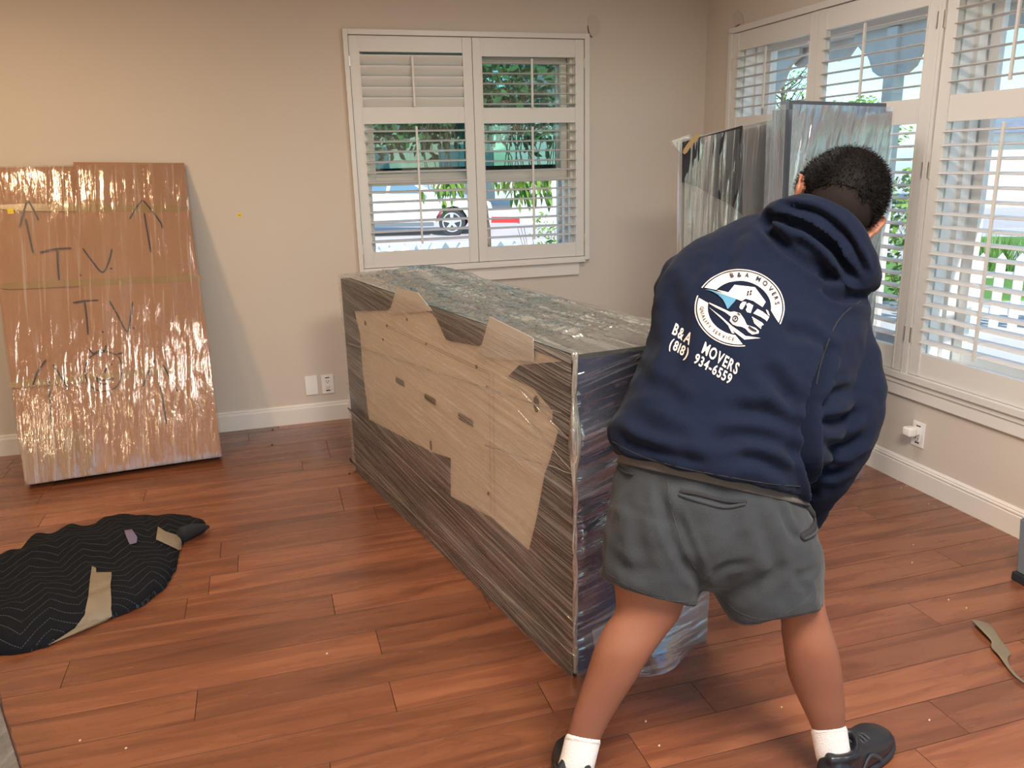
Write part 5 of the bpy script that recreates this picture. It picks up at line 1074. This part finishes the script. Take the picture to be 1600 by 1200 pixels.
for q in ([(682, 440), (690, 415), (712, 392), (742, 397), (728, 425), (708, 458), (690, 455)], [(740, 412), (762, 404), (800, 425), (778, 490), (748, 482), (736, 460), (748, 440)], [(800, 492), (836, 455), (880, 478), (935, 522), (915, 562), (905, 550), (860, 520)], [(905, 460), (925, 470), (940, 512), (925, 505)]): poly(bm, q)
for k_ in range(4): poly(bm, [(790 + k_ * 6, 520 + k_ * 16), (880 + k_ * -4, 575 + k_ * 14), (876 - k_ * 4, 582 + k_ * 14), (788 + k_ * 6, 527 + k_ * 16)])
poly(bm, [(820, 560), (850, 575), (872, 570), (890, 590), (862, 600), (840, 595)]); poly(bm, [(590, 600), (612, 612), (640, 665), (620, 660)])
decal('logo_white', bm, M['white'], .0022)
bm = bmesh.new(); poly(bm, [(392, 289), (455, 296), (560, 335), (656, 372), (640, 395), (612, 425), (590, 452), (580, 455), (566, 420), (540, 372), (500, 332), (450, 305)]); decal('logo_blue', bm, M['blue'], .0036)
bm = bmesh.new()
for dx, dy in ((-14, -10), (10, -16), (-18, 12), (6, 8)): cx, cy = 768 + dx, 324 + dy; poly(bm, [(cx - 7, cy - 7), (cx + 8, cy - 9), (cx + 6, cy + 6), (cx - 9, cy + 8)])
poly(bm, [(648 + 26 * math.cos(t), 541 + 28 * math.sin(t)) for t in [i * math.pi / 12 for i in range(24)]], [[(648 + 17 * math.cos(t), 541 + 19 * math.sin(t)) for t in [i * math.pi / 8 for i in range(16)]]])
poly(bm, [(648 + 8 * math.cos(t), 541 + 9 * math.sin(t)) for t in [i * math.pi / 6 for i in range(12)]])
poly(bm, [(655, 490), (680, 495), (695, 515), (684, 512), (668, 500)]); poly(bm, [(760, 600), (830, 640), (826, 652), (790, 640), (756, 612)])
# lettering
FC = {}
def glyph(ch, bold=.022):
    if ch in FC: return FC[ch]
    c = bpy.data.curves.new('t', 'FONT'); c.body = ch; c.size = 1; c.offset = bold; c.resolution_u = 3; o = bpy.data.objects.new('t', c); COL.objects.link(o); dg = bpy.context.evaluated_depsgraph_get()
    me = bpy.data.meshes.new_from_object(o.evaluated_get(dg)); vs = [(v.co.x, v.co.y) for v in me.vertices]; fs = [tuple(p.vertices) for p in me.polygons]
    xs = [v[0] for v in vs]; x0, x1 = min(xs), max(xs); bpy.data.objects.remove(o); bpy.data.curves.remove(c); bpy.data.meshes.remove(me)
    FC[ch] = ([(x - x0, y) for x, y in vs], fs, x1 - x0); return FC[ch]
def put(bm, ch, org, ux, uy):
    vs, fs, w_ = glyph(ch); b = [bm.verts.new((org[0] + ux[0] * x + uy[0] * y, org[1] + ux[1] * x + uy[1] * y, 0)) for x, y in vs]
    for f in fs:
        try: bm.faces.new([b[i] for i in f])
        except ValueError: pass
    return w_
def arc(bm, text, r, a0, a1, size, flip=False, sx=1):
    ws = [(.35 if c == ' ' else glyph(c)[2]) for c in text]; gap = .16; tot = sum(ws) + gap * (len(text) - 1); x = 0
    for c, w_ in zip(text, ws):
        if c != ' ':
            a = a0 + (a1 - a0) * (x + w_ / 2) / tot; p = el(r, a); q = el(r, a + (.5 if a1 > a0 else -.5)); t = (q[0] - p[0], q[1] - p[1]); L = math.hypot(*t); t = (t[0] / L, t[1] / L); n = (t[1], -t[0])
            s = size; o_ = (p[0] - t[0] * s * w_ * sx / 2, p[1] - t[1] * s * w_ * sx / 2); put(bm, c, o_, (t[0] * s * sx, t[1] * s * sx), (n[0] * s, n[1] * s))
        x += w_ + gap
arc(bm, 'B&A MOVERS', .785, 105, 4, 52); arc(bm, 'QUALITY SERVICE', .865, 178, 262, 38)
decal('logo_navy', bm, M['navy'], .0052, 10)
def line(bm, text, org, d, upv, size, length, sk=1):
    ws = [(.5 if c == ' ' else glyph(c)[2]) for c in text]; gap = .13; tot = sum(ws) + gap * (len(text) - 1); s = length / tot; x = 0
    for i, (c, w_) in enumerate(zip(text, ws)):
        if c != ' ': put(bm, c, (org[0] + d[0] * x * s, org[1] + d[1] * x * s), (d[0] * s, d[1] * s), (upv[0] * size, upv[1] * size))
        x += w_ + gap
bm = bmesh.new(); line(bm, 'B&A  MOVERS', (108, 664), (.845, .535), (.36, -.93), 138, 650); decal('name_print', bm, M['white'], .0022, 20)
bm = bmesh.new(); line(bm, '(818) 934-6559', (82, 778), (.853, .522), (.36, -.93), 118, 605); decal('phone_print', bm, M['white'], .0022, 20)
